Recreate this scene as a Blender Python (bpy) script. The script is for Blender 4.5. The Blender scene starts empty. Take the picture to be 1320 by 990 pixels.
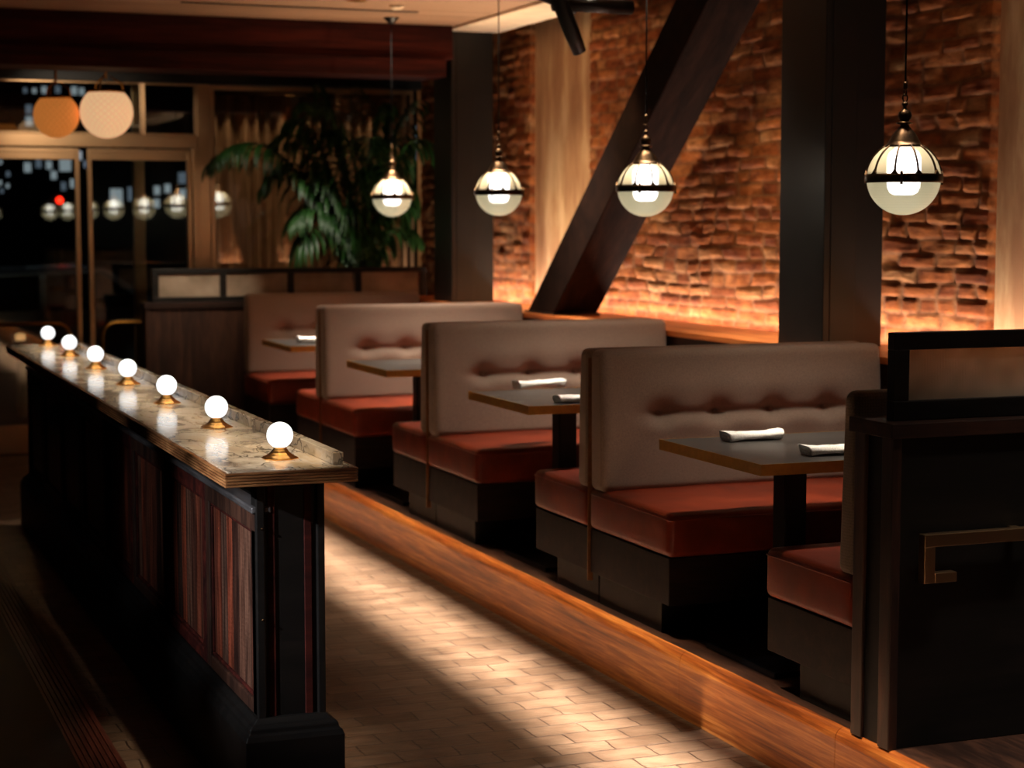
import bpy, bmesh, math, random
import numpy as np
from mathutils import Vector, Matrix, noise as mnoise
R = random.Random(7)
PI = math.pi
COL = bpy.context.scene.collection

# ------------------------------------------------------------------ helpers
def lin(c):
    return tuple(((v/255.)/12.92 if v/255. <= .04045 else ((v/255.+.055)/1.055)**2.4) for v in c)

class MB:
    """collects geometry for ONE mesh object"""
    def __init__(s): s.v = []; s.f = []; s.sm = []
    def add(s, vs, fs, smooth=False):
        o = len(s.v); s.v += [tuple(v) for v in vs]
        for f in fs: s.f.append([i+o for i in f]); s.sm.append(smooth)
        return s
    def box(s, x0, x1, y0, y1, z0, z1):
        v = [(x0,y0,z0),(x1,y0,z0),(x1,y1,z0),(x0,y1,z0),(x0,y0,z1),(x1,y0,z1),(x1,y1,z1),(x0,y1,z1)]
        return s.add(v, [(3,2,1,0),(4,5,6,7),(0,1,5,4),(1,2,6,5),(2,3,7,6),(3,0,4,7)])
    def prism(s, poly, a0, a1, axis='x'):
        """poly in the other two axes (axis x: (y,z); y: (x,z); z: (x,y)), extruded a0..a1"""
        n = len(poly)
        def P(p, a): return (a,p[0],p[1]) if axis=='x' else ((p[0],a,p[1]) if axis=='y' else (p[0],p[1],a))
        v = [P(p,a0) for p in poly]+[P(p,a1) for p in poly]
        f = [[(i+1)%n,i,i+n,(i+1)%n+n] for i in range(n)]+[list(range(n)),list(range(2*n-1,n-1,-1))]
        return s.add(v, f)
    def lathe(s, prof, n=32, c=(0,0,0), smooth=True, phase=0.):
        vs = []; fs = []
        for r,z in prof:
            for i in range(n):
                a = 2*PI*i/n+phase; vs.append((c[0]+r*math.cos(a), c[1]+r*math.sin(a), c[2]+z))
        for k in range(len(prof)-1):
            for i in range(n):
                j = (i+1)%n; fs.append((k*n+i,k*n+j,(k+1)*n+j,(k+1)*n+i))
        if prof[0][0] > 1e-5: fs.append(list(range(n-1,-1,-1)))
        if prof[-1][0] > 1e-5: fs.append([(len(prof)-1)*n+i for i in range(n)])
        return s.add(vs, fs, smooth)
    def tube(s, pts, r, n=10, closed=False, smooth=True):
        pts = [Vector(p) for p in pts]; vs = []; fs = []; m = len(pts)
        rr = r if isinstance(r,(list,tuple)) else [r]*m
        prev = None
        for i,p in enumerate(pts):
            if closed: t = pts[(i+1)%m]-pts[i-1]
            else: t = pts[min(i+1,m-1)]-pts[max(i-1,0)]
            t.normalize()
            if prev is None:
                u = Vector((0,0,1)) if abs(t.z) < .9 else Vector((1,0,0))
            else: u = prev
            u = (u-t*u.dot(t)).normalized(); prev = u; w = t.cross(u)
            for k in range(n):
                a = 2*PI*k/n; vs.append(p+(u*math.cos(a)+w*math.sin(a))*rr[i])
        for i in range(m if closed else m-1):
            for k in range(n):
                j = (k+1)%n; b = ((i+1)%m)*n; fs.append((i*n+k,i*n+j,b+j,b+k))
        if not closed: fs.append(list(range(n-1,-1,-1))); fs.append([(m-1)*n+k for k in range(n)])
        return s.add(vs, fs, smooth)
    def rbox(s, x0,x1,y0,y1,z0,z1, r, n=(6,6,6), fn=None):
        """rounded cushion block on a subdivided box; fn(p) -> p deforms it"""
        c = Vector(((x0+x1)/2,(y0+y1)/2,(z0+z1)/2)); h = Vector(((x1-x0)/2,(y1-y0)/2,(z1-z0)/2))
        def ticks(L, k):
            # extra rings inside the rounding
            e = [-L,-L+.3*r,-L+.65*r,-L+r]; inner = [(-L+r)+(2*(L-r))*i/k for i in range(1,k)]
            return e+inner+[-v for v in reversed(e)]
        T = [ticks(h[i], n[i]) for i in range(3)]
        idx = {}; vs = []; fs = []
        def vert(i,j,k):
            key = (i,j,k)
            if key in idx: return idx[key]
            p = Vector((T[0][i],T[1][j],T[2][k]))
            q = Vector([max(-h[a]+r,min(h[a]-r,p[a])) for a in range(3)])
            d = p-q
            if d.length > 1e-9: p = q+d.normalized()*r
            p = c+p
            if fn: p = fn(p)
            idx[key] = len(vs); vs.append(tuple(p)); return idx[key]
        N = [len(t) for t in T]
        for a in range(3):
            b, d = (a+1)%3, (a+2)%3
            for e in (0, N[a]-1):
                for i in range(N[b]-1):
                    for j in range(N[d]-1):
                        def K(ii,jj):
                            t = [0,0,0]; t[a] = e; t[b] = ii; t[d] = jj; return vert(*t)
                        q = [K(i,j),K(i+1,j),K(i+1,j+1),K(i,j+1)]
                        if e == 0: q.reverse()
                        fs.append(q)
        return s.add(vs, fs, True)
    def build(s, name, m=None, parent=None, bevel=0, seg=2, loc=None):
        me = bpy.data.meshes.new(name); me.from_pydata(s.v, [], s.f); me.update()
        me.polygons.foreach_set('use_smooth', s.sm if any(s.sm) else [False]*len(s.f))
        o = bpy.data.objects.new(name, me); COL.objects.link(o)
        if m is not None: me.materials.append(m)
        if parent is not None: o.parent = parent
        if loc is not None: o.location = loc
        if bevel:
            b = o.modifiers.new('bevel','BEVEL'); b.width = bevel; b.segments = seg; b.limit_method = 'ANGLE'; b.angle_limit = .6
        return o

def tag(o, label=None, cat=None, group=None, kind=None):
    if label: o['label'] = label
    if cat: o['category'] = cat
    if group: o['group'] = group
    if kind: o['kind'] = kind
    return o
def thing(name, label, cat, loc=(0,0,0), group=None, rz=0, kind=None):
    o = bpy.data.objects.new(name, None); COL.objects.link(o); o.location = loc; o.rotation_euler.z = rz
    o.empty_display_size = .1
    return tag(o, label, cat, group, kind)
def dup(root, loc=None, label=None, rz=None):
    r = root.copy(); COL.objects.link(r)
    if loc is not None: r.location = loc
    if rz is not None: r.rotation_euler.z = rz
    if label: r['label'] = label
    for ch in list(root.children):
        c = ch.copy(); COL.objects.link(c); c.parent = r
        for g in list(ch.children):
            d = g.copy(); COL.objects.link(d); d.parent = c
    return r

# ------------------------------------------------------------------ materials
def newmat(name):
    m = bpy.data.materials.new(name); m.use_nodes = True
    nt = m.node_tree; b = nt.nodes['Principled BSDF']; return m, nt, b
def N(nt, t, **kw):
    n = nt.nodes.new(t)
    for k,v in kw.items():
        if k in n.inputs: n.inputs[k].default_value = v
        else: setattr(n, k, v)
    return n
def L(nt, a, b): nt.links.new(a, b)
def ramp(nt, fac, stops):
    r = nt.nodes.new('ShaderNodeValToRGB'); e = r.color_ramp.elements
    e[0].position, e[0].color = stops[0][0], (*lin(stops[0][1]),1)
    e[1].position, e[1].color = stops[-1][0], (*lin(stops[-1][1]),1)
    for p,c in stops[1:-1]:
        x = e.new(p); x.color = (*lin(c),1)
    L(nt, fac, r.inputs[0]); return r.outputs[0]
def coords(nt, scale=(1,1,1), rot=(0,0,0), rnd=True, space='Object'):
    tc = nt.nodes.new('ShaderNodeTexCoord'); mp = N(nt,'ShaderNodeMapping'); mp.inputs['Scale'].default_value = scale; mp.inputs['Rotation'].default_value = rot
    L(nt, tc.outputs[space], mp.inputs[0])
    if rnd:
        oi = nt.nodes.new('ShaderNodeObjectInfo'); ml = N(nt,'ShaderNodeMath',operation='MULTIPLY'); ml.inputs[1].default_value = 37.
        L(nt, oi.outputs['Random'], ml.inputs[0]); L(nt, ml.outputs[0], mp.inputs['Location'])
    return mp.outputs[0]
def bump(nt, b, h, strength=.3, dist=.01):
    n = N(nt,'ShaderNodeBump'); n.inputs['Strength'].default_value = strength; n.inputs['Distance'].default_value = dist
    L(nt, h, n.inputs['Height']); L(nt, n.outputs[0], b.inputs['Normal']); return n
def plain(name, c, rough=.5, metal=0., spec=.5, nscale=30, nb=.05, var=.12):
    m, nt, b = newmat(name)
    v = coords(nt); n = N(nt,'ShaderNodeTexNoise'); n.inputs['Scale'].default_value = nscale; n.inputs['Detail'].default_value = 4; L(nt, v, n.inputs[0])
    lo = tuple(x*(1-var) for x in c); hi = tuple(min(255,x*(1+var)) for x in c)
    L(nt, ramp(nt, n.outputs[0], [(.3,lo),(.7,hi)]), b.inputs['Base Color'])
    b.inputs['Roughness'].default_value = rough; b.inputs['Metallic'].default_value = metal; b.inputs['Specular IOR Level'].default_value = spec
    if nb: bump(nt, b, n.outputs[0], nb, .004)
    return m
def wood(name, dark, mid, light, scale=(1,1,1), rough=.35, grain=18, bs=.15, coat=0., rnd=True, spec=.5):
    """scale stretches the coordinates: small along the grain"""
    m, nt, b = newmat(name); v = coords(nt, scale, rnd=rnd)
    n = N(nt,'ShaderNodeTexNoise'); n.inputs['Scale'].default_value = grain; n.inputs['Detail'].default_value = 8; n.inputs['Roughness'].default_value = .65; n.inputs['Distortion'].default_value = .6
    L(nt, v, n.inputs[0])
    n2 = N(nt,'ShaderNodeTexNoise'); n2.inputs['Scale'].default_value = grain*4.5; n2.inputs['Detail'].default_value = 6; L(nt, v, n2.inputs[0])
    mx = N(nt,'ShaderNodeMath',operation='MULTIPLY_ADD'); L(nt, n2.outputs[0], mx.inputs[0]); mx.inputs[1].default_value = .35; L(nt, n.outputs[0], mx.inputs[2])
    L(nt, ramp(nt, mx.outputs[0], [(.48,dark),(.66,mid),(.86,light)]), b.inputs['Base Color'])
    b.inputs['Roughness'].default_value = rough; b.inputs['Coat Weight'].default_value = coat; b.inputs['Coat Roughness'].default_value = .2; b.inputs['Specular IOR Level'].default_value = spec
    bump(nt, b, mx.outputs[0], bs, .003); return m
def emis(name, c, s):
    m, nt, b = newmat(name); b.inputs['Base Color'].default_value = (*lin(c),1); b.inputs['Emission Color'].default_value = (*lin(c),1); b.inputs['Emission Strength'].default_value = s
    b.inputs['Roughness'].default_value = .25; return m
def fabric(name, c, scale=420, bs=.35, rough=.9):
    m, nt, b = newmat(name); v = coords(nt)
    w1 = N(nt,'ShaderNodeTexWave',wave_type='BANDS',bands_direction='X'); w1.inputs['Scale'].default_value = scale/6; w1.inputs['Distortion'].default_value = 1.5; L(nt, v, w1.inputs[0])
    w2 = N(nt,'ShaderNodeTexWave',wave_type='BANDS',bands_direction='Z'); w2.inputs['Scale'].default_value = scale/6; w2.inputs['Distortion'].default_value = 1.5; L(nt, v, w2.inputs[0])
    n = N(nt,'ShaderNodeTexNoise'); n.inputs['Scale'].default_value = 240; n.inputs['Detail'].default_value = 3; L(nt, v, n.inputs[0])
    a = N(nt,'ShaderNodeMath',operation='ADD'); L(nt, w1.outputs[1], a.inputs[0]); L(nt, w2.outputs[1], a.inputs[1])
    a2 = N(nt,'ShaderNodeMath',operation='MULTIPLY_ADD'); L(nt, a.outputs[0], a2.inputs[0]); a2.inputs[1].default_value = .2; L(nt, n.outputs[0], a2.inputs[2])
    L(nt, ramp(nt, a2.outputs[0], [(.4,tuple(x*.86 for x in c)),(.9,tuple(min(255,x*1.1) for x in c))]), b.inputs['Base Color'])
    b.inputs['Roughness'].default_value = rough; b.inputs['Sheen Weight'].default_value = .15; b.inputs['Specular IOR Level'].default_value = .25
    bump(nt, b, a2.outputs[0], bs, .002); return m

M = {}
M['walnut_x'] = wood('walnut_x', (20,9,5),(34,17,10),(56,31,20), (.12,1,1), .55, spec=.3)
M['base_wood'] = wood('base_wood', (15,7,4),(25,13,8),(40,23,14), (.12,1,1), .6, spec=.25)
M['walnut_y'] = wood('walnut_y', (30,17,12),(52,31,22),(84,53,38), (1,.12,1), .42)
M['walnut_z'] = wood('walnut_z', (26,15,11),(48,29,21),(74,47,34), (1,1,.1), .42)
M['black_wood'] = wood('black_wood', (6,5,4),(11,9,7),(20,16,13), (.15,1,1), .5, grain=14, spec=.3)
M['mahogany_beam'] = wood('mahogany_beam', (30,8,6),(50,15,10),(78,28,19), (.08,1,1), .7, grain=10, spec=.15)
M['aged_rail'] = wood('aged_rail', (40,38,38),(66,64,64),(92,90,90), (1,.1,1), .3, grain=16, bs=.3)
M['oak_fascia'] = wood('oak_fascia', (96,42,12),(162,84,30),(216,136,62), (1,.04,1), .4, grain=26, bs=.35, coat=.2, rnd=False)
M['ledge_wood'] = wood('ledge_wood', (140,70,28),(190,106,48),(216,138,72), (1,.08,1), .4, grain=12, bs=.1)
M['trim_ribbed'] = wood('trim_ribbed', (70,40,22),(124,80,46),(170,120,74), (.2,.2,1), .38, grain=16)
M['dark_red_wood'] = wood('dark_red_wood', (44,20,15),(76,37,27),(104,55,42), (1,.1,1), .4, grain=14)
M['leather'] = None
M['steel'] = plain('steel_paint', (13,12,11), .36, 0, .5, 8, .08, .25)
M['brace_paint'] = wood('brace_paint', (22,12,8),(33,19,13),(46,28,20), (1,.2,.2), .85, spec=.1, grain=12, bs=.2)
M['black_metal'] = plain('black_metal', (9,9,10), .4, .2)
M['brass_warm'] = plain('brass_warm', (214,150,74), .26, 1., .5, 60, .03, .06)
M['brass_satin'] = plain('brass_satin', (176,128,62), .34, 1., .5, 50, .04, .1)
M['brass_dark'] = plain('brass_dark', (92,68,42), .3, 1., .5, 60, .05, .2)
M['bronze'] = plain('bronze', (190,156,118), .32, 1., .5, 2, .02, .05)
M['fabric'] = fabric('fabric', (150,128,112), 420, .2)
M['fabric_knit'] = fabric('fabric_knit', (120,104,88), 200, .9)
M['napkin'] = fabric('napkin_linen', (240,236,228), 700, .2)
M['table_edge'] = plain('table_edge', (190,136,56), .42, .25, .5, 40, .05, .05)
M['globe'] = emis('opal_globe', (236,242,246), 1.)
M['brass_cap'] = plain('brass_cap', (62,46,30), .32, 1., .5, 60, .05, .2)
M['strip_brass'] = plain('strip_brass', (128,84,42), .45, .3, .5, 40, .03, .1)
M['cord'] = plain('cord', (7,6,5), .95, 0, .05)
M['leafstem'] = plain('palm_stem', (40,52,24), .6)
M['asphalt'] = plain('asphalt', (24,24,26), .5, 0, .5, 60, .2, .3)

def m_leather():
    m, nt, b = newmat('leather'); v = coords(nt)
    n = N(nt,'ShaderNodeTexNoise'); n.inputs['Scale'].default_value = 5; n.inputs['Detail'].default_value = 6; n.inputs['Distortion'].default_value = .5; L(nt, v, n.inputs[0])
    L(nt, ramp(nt, n.outputs[0], [(.3,(98,33,15)),(.55,(128,45,20)),(.75,(150,60,30))]), b.inputs['Base Color'])
    vo = N(nt,'ShaderNodeTexVoronoi'); vo.inputs['Scale'].default_value = 330; L(nt, v, vo.inputs[0])
    n2 = N(nt,'ShaderNodeTexNoise'); n2.inputs['Scale'].default_value = 11; n2.inputs['Detail'].default_value = 5; L(nt, v, n2.inputs[0])
    a = N(nt,'ShaderNodeMath',operation='MULTIPLY_ADD'); L(nt, vo.outputs[0], a.inputs[0]); a.inputs[1].default_value = .25; L(nt, n2.outputs[0], a.inputs[2])
    bump(nt, b, a.outputs[0], .22, .006); b.inputs['Roughness'].default_value = .36; b.inputs['Specular IOR Level'].default_value = .5
    return m
M['leather'] = m_leather()

def m_slate():
    m, nt, b = newmat('table_slate'); v = coords(nt)
    n = N(nt,'ShaderNodeTexNoise'); n.inputs['Scale'].default_value = 3.5; n.inputs['Detail'].default_value = 9; L(nt, v, n.inputs[0])
    L(nt, ramp(nt, n.outputs[0], [(.3,(40,38,36)),(.7,(62,59,56))]), b.inputs['Base Color'])
    L(nt, ramp(nt, n.outputs[0], [(.3,(150,150,150)),(.7,(172,172,172))]), b.inputs['Roughness'])
    bump(nt, b, n.outputs[0], .05, .003); return m
M['slate'] = m_slate()

def m_marble():
    m, nt, b = newmat('marble'); v = coords(nt, rnd=False)
    mp = N(nt,'ShaderNodeMapping'); mp.inputs['Scale'].default_value = (2.2,1.,1.6); mp.inputs['Rotation'].default_value = (0,0,.5); L(nt, v, mp.inputs[0])
    w = N(nt,'ShaderNodeTexNoise'); w.inputs['Scale'].default_value = 2.6; w.inputs['Detail'].default_value = 5; L(nt, mp.outputs[0], w.inputs[0])
    sc = N(nt,'ShaderNodeVectorMath',operation='MULTIPLY_ADD'); L(nt, w.outputs['Color'], sc.inputs[0]); sc.inputs[1].default_value = (.9,.9,.9); L(nt, mp.outputs[0], sc.inputs[2])
    base = N(nt,'ShaderNodeTexNoise'); base.inputs['Scale'].default_value = 3.; base.inputs['Detail'].default_value = 8; L(nt, sc.outputs[0], base.inputs[0])
    c1 = ramp(nt, base.outputs[0], [(.32,(120,104,88)),(.45,(186,168,142)),(.56,(220,204,178)),(.72,(206,178,134))])
    vo = N(nt,'ShaderNodeTexVoronoi',feature='DISTANCE_TO_EDGE'); vo.inputs['Scale'].default_value = 5.; L(nt, sc.outputs[0], vo.inputs[0])
    v2 = N(nt,'ShaderNodeTexNoise'); v2.inputs['Scale'].default_value = 4.5; v2.inputs['Detail'].default_value = 3; L(nt, mp.outputs[0], v2.inputs[0])
    th = N(nt,'ShaderNodeMapRange'); th.inputs['From Min'].default_value = .0; th.inputs['From Max'].default_value = .055; L(nt, vo.outputs[0], th.inputs[0])
    # vein strength comes and goes
    k = N(nt,'ShaderNodeMapRange'); k.inputs['From Min'].default_value = .42; k.inputs['From Max'].default_value = .6; L(nt, v2.outputs[0], k.inputs[0])
    mxv = N(nt,'ShaderNodeMath',operation='MAXIMUM'); L(nt, th.outputs[0], mxv.inputs[0]); L(nt, k.outputs[0], mxv.inputs[1])
    mix = N(nt,'ShaderNodeMix',data_type='RGBA'); L(nt, mxv.outputs[0], mix.inputs[0]); mix.inputs[6].default_value = (*lin((56,48,44)),1); L(nt, c1, mix.inputs[7])
    L(nt, mix.outputs[2], b.inputs['Base Color']); b.inputs['Roughness'].default_value = .13; b.inputs['Specular IOR Level'].default_value = .5; b.inputs['Coat Weight'].default_value = 0
    return m
M['marble'] = m_marble()

def m_floor():
    m, nt, b = newmat('floor_block'); v = coords(nt, rnd=False)
    # wavy hand-cut edges
    n0 = N(nt,'ShaderNodeTexNoise'); n0.inputs['Scale'].default_value = 6; n0.inputs['Detail'].default_value = 3; L(nt, v, n0.inputs[0])
    sc = N(nt,'ShaderNodeVectorMath',operation='MULTIPLY_ADD'); L(nt, n0.outputs['Color'], sc.inputs[0]); sc.inputs[1].default_value = (.03,.03,0); L(nt, v, sc.inputs[2])
    br = N(nt,'ShaderNodeTexBrick'); br.inputs['Scale'].default_value = 1; br.inputs['Brick Width'].default_value = .21; br.inputs['Row Height'].default_value = .12
    br.inputs['Mortar Size'].default_value = .004; br.inputs['Mortar Smooth'].default_value = .4; br.inputs['Bias'].default_value = 0
    br.inputs['Color1'].default_value = (*lin((108,84,64)),1); br.inputs['Color2'].default_value = (*lin((134,108,86)),1); br.inputs['Mortar'].default_value = (*lin((66,48,36)),1)
    L(nt, sc.outputs[0], br.inputs[0])
    n = N(nt,'ShaderNodeTexNoise'); n.inputs['Scale'].default_value = 9; n.inputs['Detail'].default_value = 7; L(nt, v, n.inputs[0])
    mix = N(nt,'ShaderNodeMix',data_type='RGBA',blend_type='MULTIPLY'); mix.inputs[0].default_value = .7; L(nt, br.outputs[0], mix.inputs[6]); L(nt, ramp(nt, n.outputs[0], [(.3,(170,160,150)),(.7,(255,255,255))]), mix.inputs[7])
    L(nt, mix.outputs[2], b.inputs['Base Color'])
    st = coords(nt, (3,14,1), rnd=False); n3 = N(nt,'ShaderNodeTexNoise'); n3.inputs['Scale'].default_value = 1.6; n3.inputs['Detail'].default_value = 4; L(nt, st, n3.inputs[0])
    a = N(nt,'ShaderNodeMath',operation='MULTIPLY_ADD'); L(nt, br.outputs['Fac'], a.inputs[0]); a.inputs[1].default_value = -.35; L(nt, n3.outputs[0], a.inputs[2])
    bump(nt, b, a.outputs[0], .6, .014)
    b.inputs['Roughness'].default_value = .42; return m
M['floor'] = m_floor()

def m_brick():
    m, nt, b = newmat('old_brick')
    at = N(nt,'ShaderNodeAttribute'); at.attribute_name = 'tone'
    mo = N(nt,'ShaderNodeAttribute'); mo.attribute_name = 'mortar'
    v = coords(nt, (1,.38,1), rnd=False); n = N(nt,'ShaderNodeTexNoise'); n.inputs['Scale'].default_value = 26; n.inputs['Detail'].default_value = 8; L(nt, v, n.inputs[0])
    c = ramp(nt, at.outputs['Fac'], [(0.,(122,64,36)),(.3,(154,86,46)),(.55,(182,108,56)),(.8,(196,130,78)),(1.,(206,160,112))])
    mix = N(nt,'ShaderNodeMix',data_type='RGBA'); L(nt, mo.outputs['Fac'], mix.inputs[0]); L(nt, c, mix.inputs[6]); mix.inputs[7].default_value = (*lin((156,112,78)),1)
    mu = N(nt,'ShaderNodeMix',data_type='RGBA',blend_type='MULTIPLY'); mu.inputs[0].default_value = .8; L(nt, mix.outputs[2], mu.inputs[6]); L(nt, ramp(nt, n.outputs[0], [(.3,(150,130,120)),(.65,(255,250,245))]), mu.inputs[7])
    L(nt, mu.outputs[2], b.inputs['Base Color']); b.inputs['Roughness'].default_value = .85; b.inputs['Specular IOR Level'].default_value = .2
    bump(nt, b, n.outputs[0], .5, .008); return m
M['brick'] = m_brick()

def m_concrete():
    m, nt, b = newmat('concrete'); v = coords(nt, (1,2.2,.55), rnd=False)
    n = N(nt,'ShaderNodeTexNoise'); n.inputs['Scale'].default_value = 2.2; n.inputs['Detail'].default_value = 9; n.inputs['Roughness'].default_value = .6; L(nt, v, n.inputs[0])
    L(nt, ramp(nt, n.outputs[0], [(.36,(168,124,86)),(.5,(190,150,108)),(.64,(220,190,146))]), b.inputs['Base Color']); b.inputs['Roughness'].default_value = .8
    bump(nt, b, n.outputs[0], .25, .02); return m
M['concrete'] = m_concrete()

def m_planks(name, c1, c2, axis='Y', w=.1, rough=.6):
    """boards running across `axis` with a fine groove every w metres"""
    m, nt, b = newmat(name); tc = nt.nodes.new('ShaderNodeTexCoord'); se = nt.nodes.new('ShaderNodeSeparateXYZ'); L(nt, tc.outputs['Object'], se.inputs[0])
    d = N(nt,'ShaderNodeMath',operation='DIVIDE'); L(nt, se.outputs[axis], d.inputs[0]); d.inputs[1].default_value = w
    fr = N(nt,'ShaderNodeMath',operation='FRACT'); L(nt, d.outputs[0], fr.inputs[0]); fl = N(nt,'ShaderNodeMath',operation='FLOOR'); L(nt, d.outputs[0], fl.inputs[0])
    pp = N(nt,'ShaderNodeMath',operation='PINGPONG'); L(nt, fr.outputs[0], pp.inputs[0]); pp.inputs[1].default_value = .5
    g = N(nt,'ShaderNodeMapRange'); g.inputs['From Max'].default_value = .08; L(nt, pp.outputs[0], g.inputs[0])
    wn = N(nt,'ShaderNodeTexWhiteNoise',noise_dimensions='1D'); L(nt, fl.outputs[0], wn.inputs['W'])
    mp = N(nt,'ShaderNodeMapping'); mp.inputs['Scale'].default_value = (.3,6,6) if axis=='Y' else (6,6,.3); L(nt, tc.outputs['Object'], mp.inputs[0])
    n = N(nt,'ShaderNodeTexNoise'); n.inputs['Scale'].default_value = 6; n.inputs['Detail'].default_value = 6; L(nt, mp.outputs[0], n.inputs[0])
    s = N(nt,'ShaderNodeMath',operation='MULTIPLY_ADD'); L(nt, wn.outputs[0], s.inputs[0]); s.inputs[1].default_value = .5; h = N(nt,'ShaderNodeMath',operation='MULTIPLY'); L(nt, n.outputs[0], h.inputs[0]); h.inputs[1].default_value = .5; L(nt, h.outputs[0], s.inputs[2])
    col = ramp(nt, s.outputs[0], [(.15,c1),(.85,c2)])
    mix = N(nt,'ShaderNodeMix',data_type='RGBA'); L(nt, g.outputs[0], mix.inputs[0]); mix.inputs[6].default_value = (*lin(tuple(x*.25 for x in c1)),1); L(nt, col, mix.inputs[7])
    L(nt, mix.outputs[2], b.inputs['Base Color']); b.inputs['Roughness'].default_value = rough
    bump(nt, b, g.outputs[0], .6, .006); return m
M['ceiling'] = m_planks('ceiling_planks', (150,118,94), (186,150,122), 'Y', .13)
M['ceiling_board'] = plain('ceiling_board', (226,206,180), .7, 0, .3, 12, .03, .05)

def m_infill():
    """vertical boards of mixed reclaimed timber, herring saw marks"""
    m, nt, b = newmat('reclaimed_planks'); tc = nt.nodes.new('ShaderNodeTexCoord'); se = nt.nodes.new('ShaderNodeSeparateXYZ'); L(nt, tc.outputs['Object'], se.inputs[0])
    sm = N(nt,'ShaderNodeMath',operation='ADD'); L(nt, se.outputs['X'], sm.inputs[0]); L(nt, se.outputs['Y'], sm.inputs[1])
    d = N(nt,'ShaderNodeMath',operation='DIVIDE'); L(nt, sm.outputs[0], d.inputs[0]); d.inputs[1].default_value = .085
    fr = N(nt,'ShaderNodeMath',operation='FRACT'); L(nt, d.outputs[0], fr.inputs[0]); fl = N(nt,'ShaderNodeMath',operation='FLOOR'); L(nt, d.outputs[0], fl.inputs[0])
    pp = N(nt,'ShaderNodeMath',operation='PINGPONG'); L(nt, fr.outputs[0], pp.inputs[0]); pp.inputs[1].default_value = .5
    g = N(nt,'ShaderNodeMapRange'); g.inputs['From Max'].default_value = .05; L(nt, pp.outputs[0], g.inputs[0])
    wn = N(nt,'ShaderNodeTexWhiteNoise',noise_dimensions='1D'); L(nt, fl.outputs[0], wn.inputs['W'])
    mp = N(nt,'ShaderNodeMapping'); mp.inputs['Scale'].default_value = (14,14,1.2); L(nt, tc.outputs['Object'], mp.inputs[0])
    n = N(nt,'ShaderNodeTexNoise'); n.inputs['Scale'].default_value = 3; n.inputs['Detail'].default_value = 8; L(nt, mp.outputs[0], n.inputs[0])
    col = ramp(nt, wn.outputs[0], [(0,(60,36,28)),(.3,(104,60,44)),(.5,(150,74,50)),(.7,(84,50,38)),(.85,(120,84,66)),(1,(46,34,32))])
    mu = N(nt,'ShaderNodeMix',data_type='RGBA',blend_type='MULTIPLY'); mu.inputs[0].default_value = .9; L(nt, col, mu.inputs[6]); L(nt, ramp(nt, n.outputs[0], [(.35,(90,80,80)),(.65,(255,255,255))]), mu.inputs[7])
    mix = N(nt,'ShaderNodeMix',data_type='RGBA'); L(nt, g.outputs[0], mix.inputs[0]); mix.inputs[6].default_value = (.002,.002,.002,1); L(nt, mu.outputs[2], mix.inputs[7])
    L(nt, mix.outputs[2], b.inputs['Base Color'])
    wv = N(nt,'ShaderNodeTexWave',wave_type='BANDS',bands_direction='Z'); wv.inputs['Scale'].default_value = 17; wv.inputs['Distortion'].default_value = 7; wv.inputs['Detail'].default_value = 2; wv.inputs['Detail Scale'].default_value = 1.4; L(nt, tc.outputs['Object'], wv.inputs[0])
    a = N(nt,'ShaderNodeMath',operation='MULTIPLY_ADD'); L(nt, wv.outputs[1], a.inputs[0]); a.inputs[1].default_value = .3; L(nt, g.outputs[0], a.inputs[2])
    bump(nt, b, a.outputs[0], .5, .004); b.inputs['Roughness'].default_value = .38; return m
M['infill'] = m_infill()

def m_glass_door():
    m, nt, b = newmat('door_glass')
    for n in list(nt.nodes): nt.nodes.remove(n)
    o = nt.nodes.new('ShaderNodeOutputMaterial'); t = N(nt,'ShaderNodeBsdfTransparent'); t.inputs[0].default_value = (.86,.9,.88,1)
    g = N(nt,'ShaderNodeBsdfGlossy'); g.inputs['Roughness'].default_value = .01; g.inputs[0].default_value = (.95,.93,.86,1)
    f = N(nt,'ShaderNodeFresnel'); f.inputs[0].default_value = 2.1
    mx = nt.nodes.new('ShaderNodeMixShader'); L(nt, f.outputs[0], mx.inputs[0]); L(nt, t.outputs[0], mx.inputs[1]); L(nt, g.outputs[0], mx.inputs[2]); L(nt, mx.outputs[0], o.inputs[0]); return m
M['door_glass'] = m_glass_door()
def m_reeded():
    m, nt, b = newmat('reeded_glass'); v = coords(nt, rnd=False)
    w = N(nt,'ShaderNodeTexWave',wave_type='BANDS',bands_direction='X'); w.inputs['Scale'].default_value = 60; L(nt, v, w.inputs[0])
    n = N(nt,'ShaderNodeTexNoise'); n.inputs['Scale'].default_value = 5; L(nt, v, n.inputs[0])
    L(nt, ramp(nt, n.outputs[0], [(.3,(150,132,112)),(.7,(205,186,164))]), b.inputs['Base Color'])
    b.inputs['Roughness'].default_value = .25; b.inputs['Transmission Weight'].default_value = .45; b.inputs['IOR'].default_value = 1.3
    bump(nt, b, w.outputs[1], .25, .002); return m
M['reeded'] = m_reeded()
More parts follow.
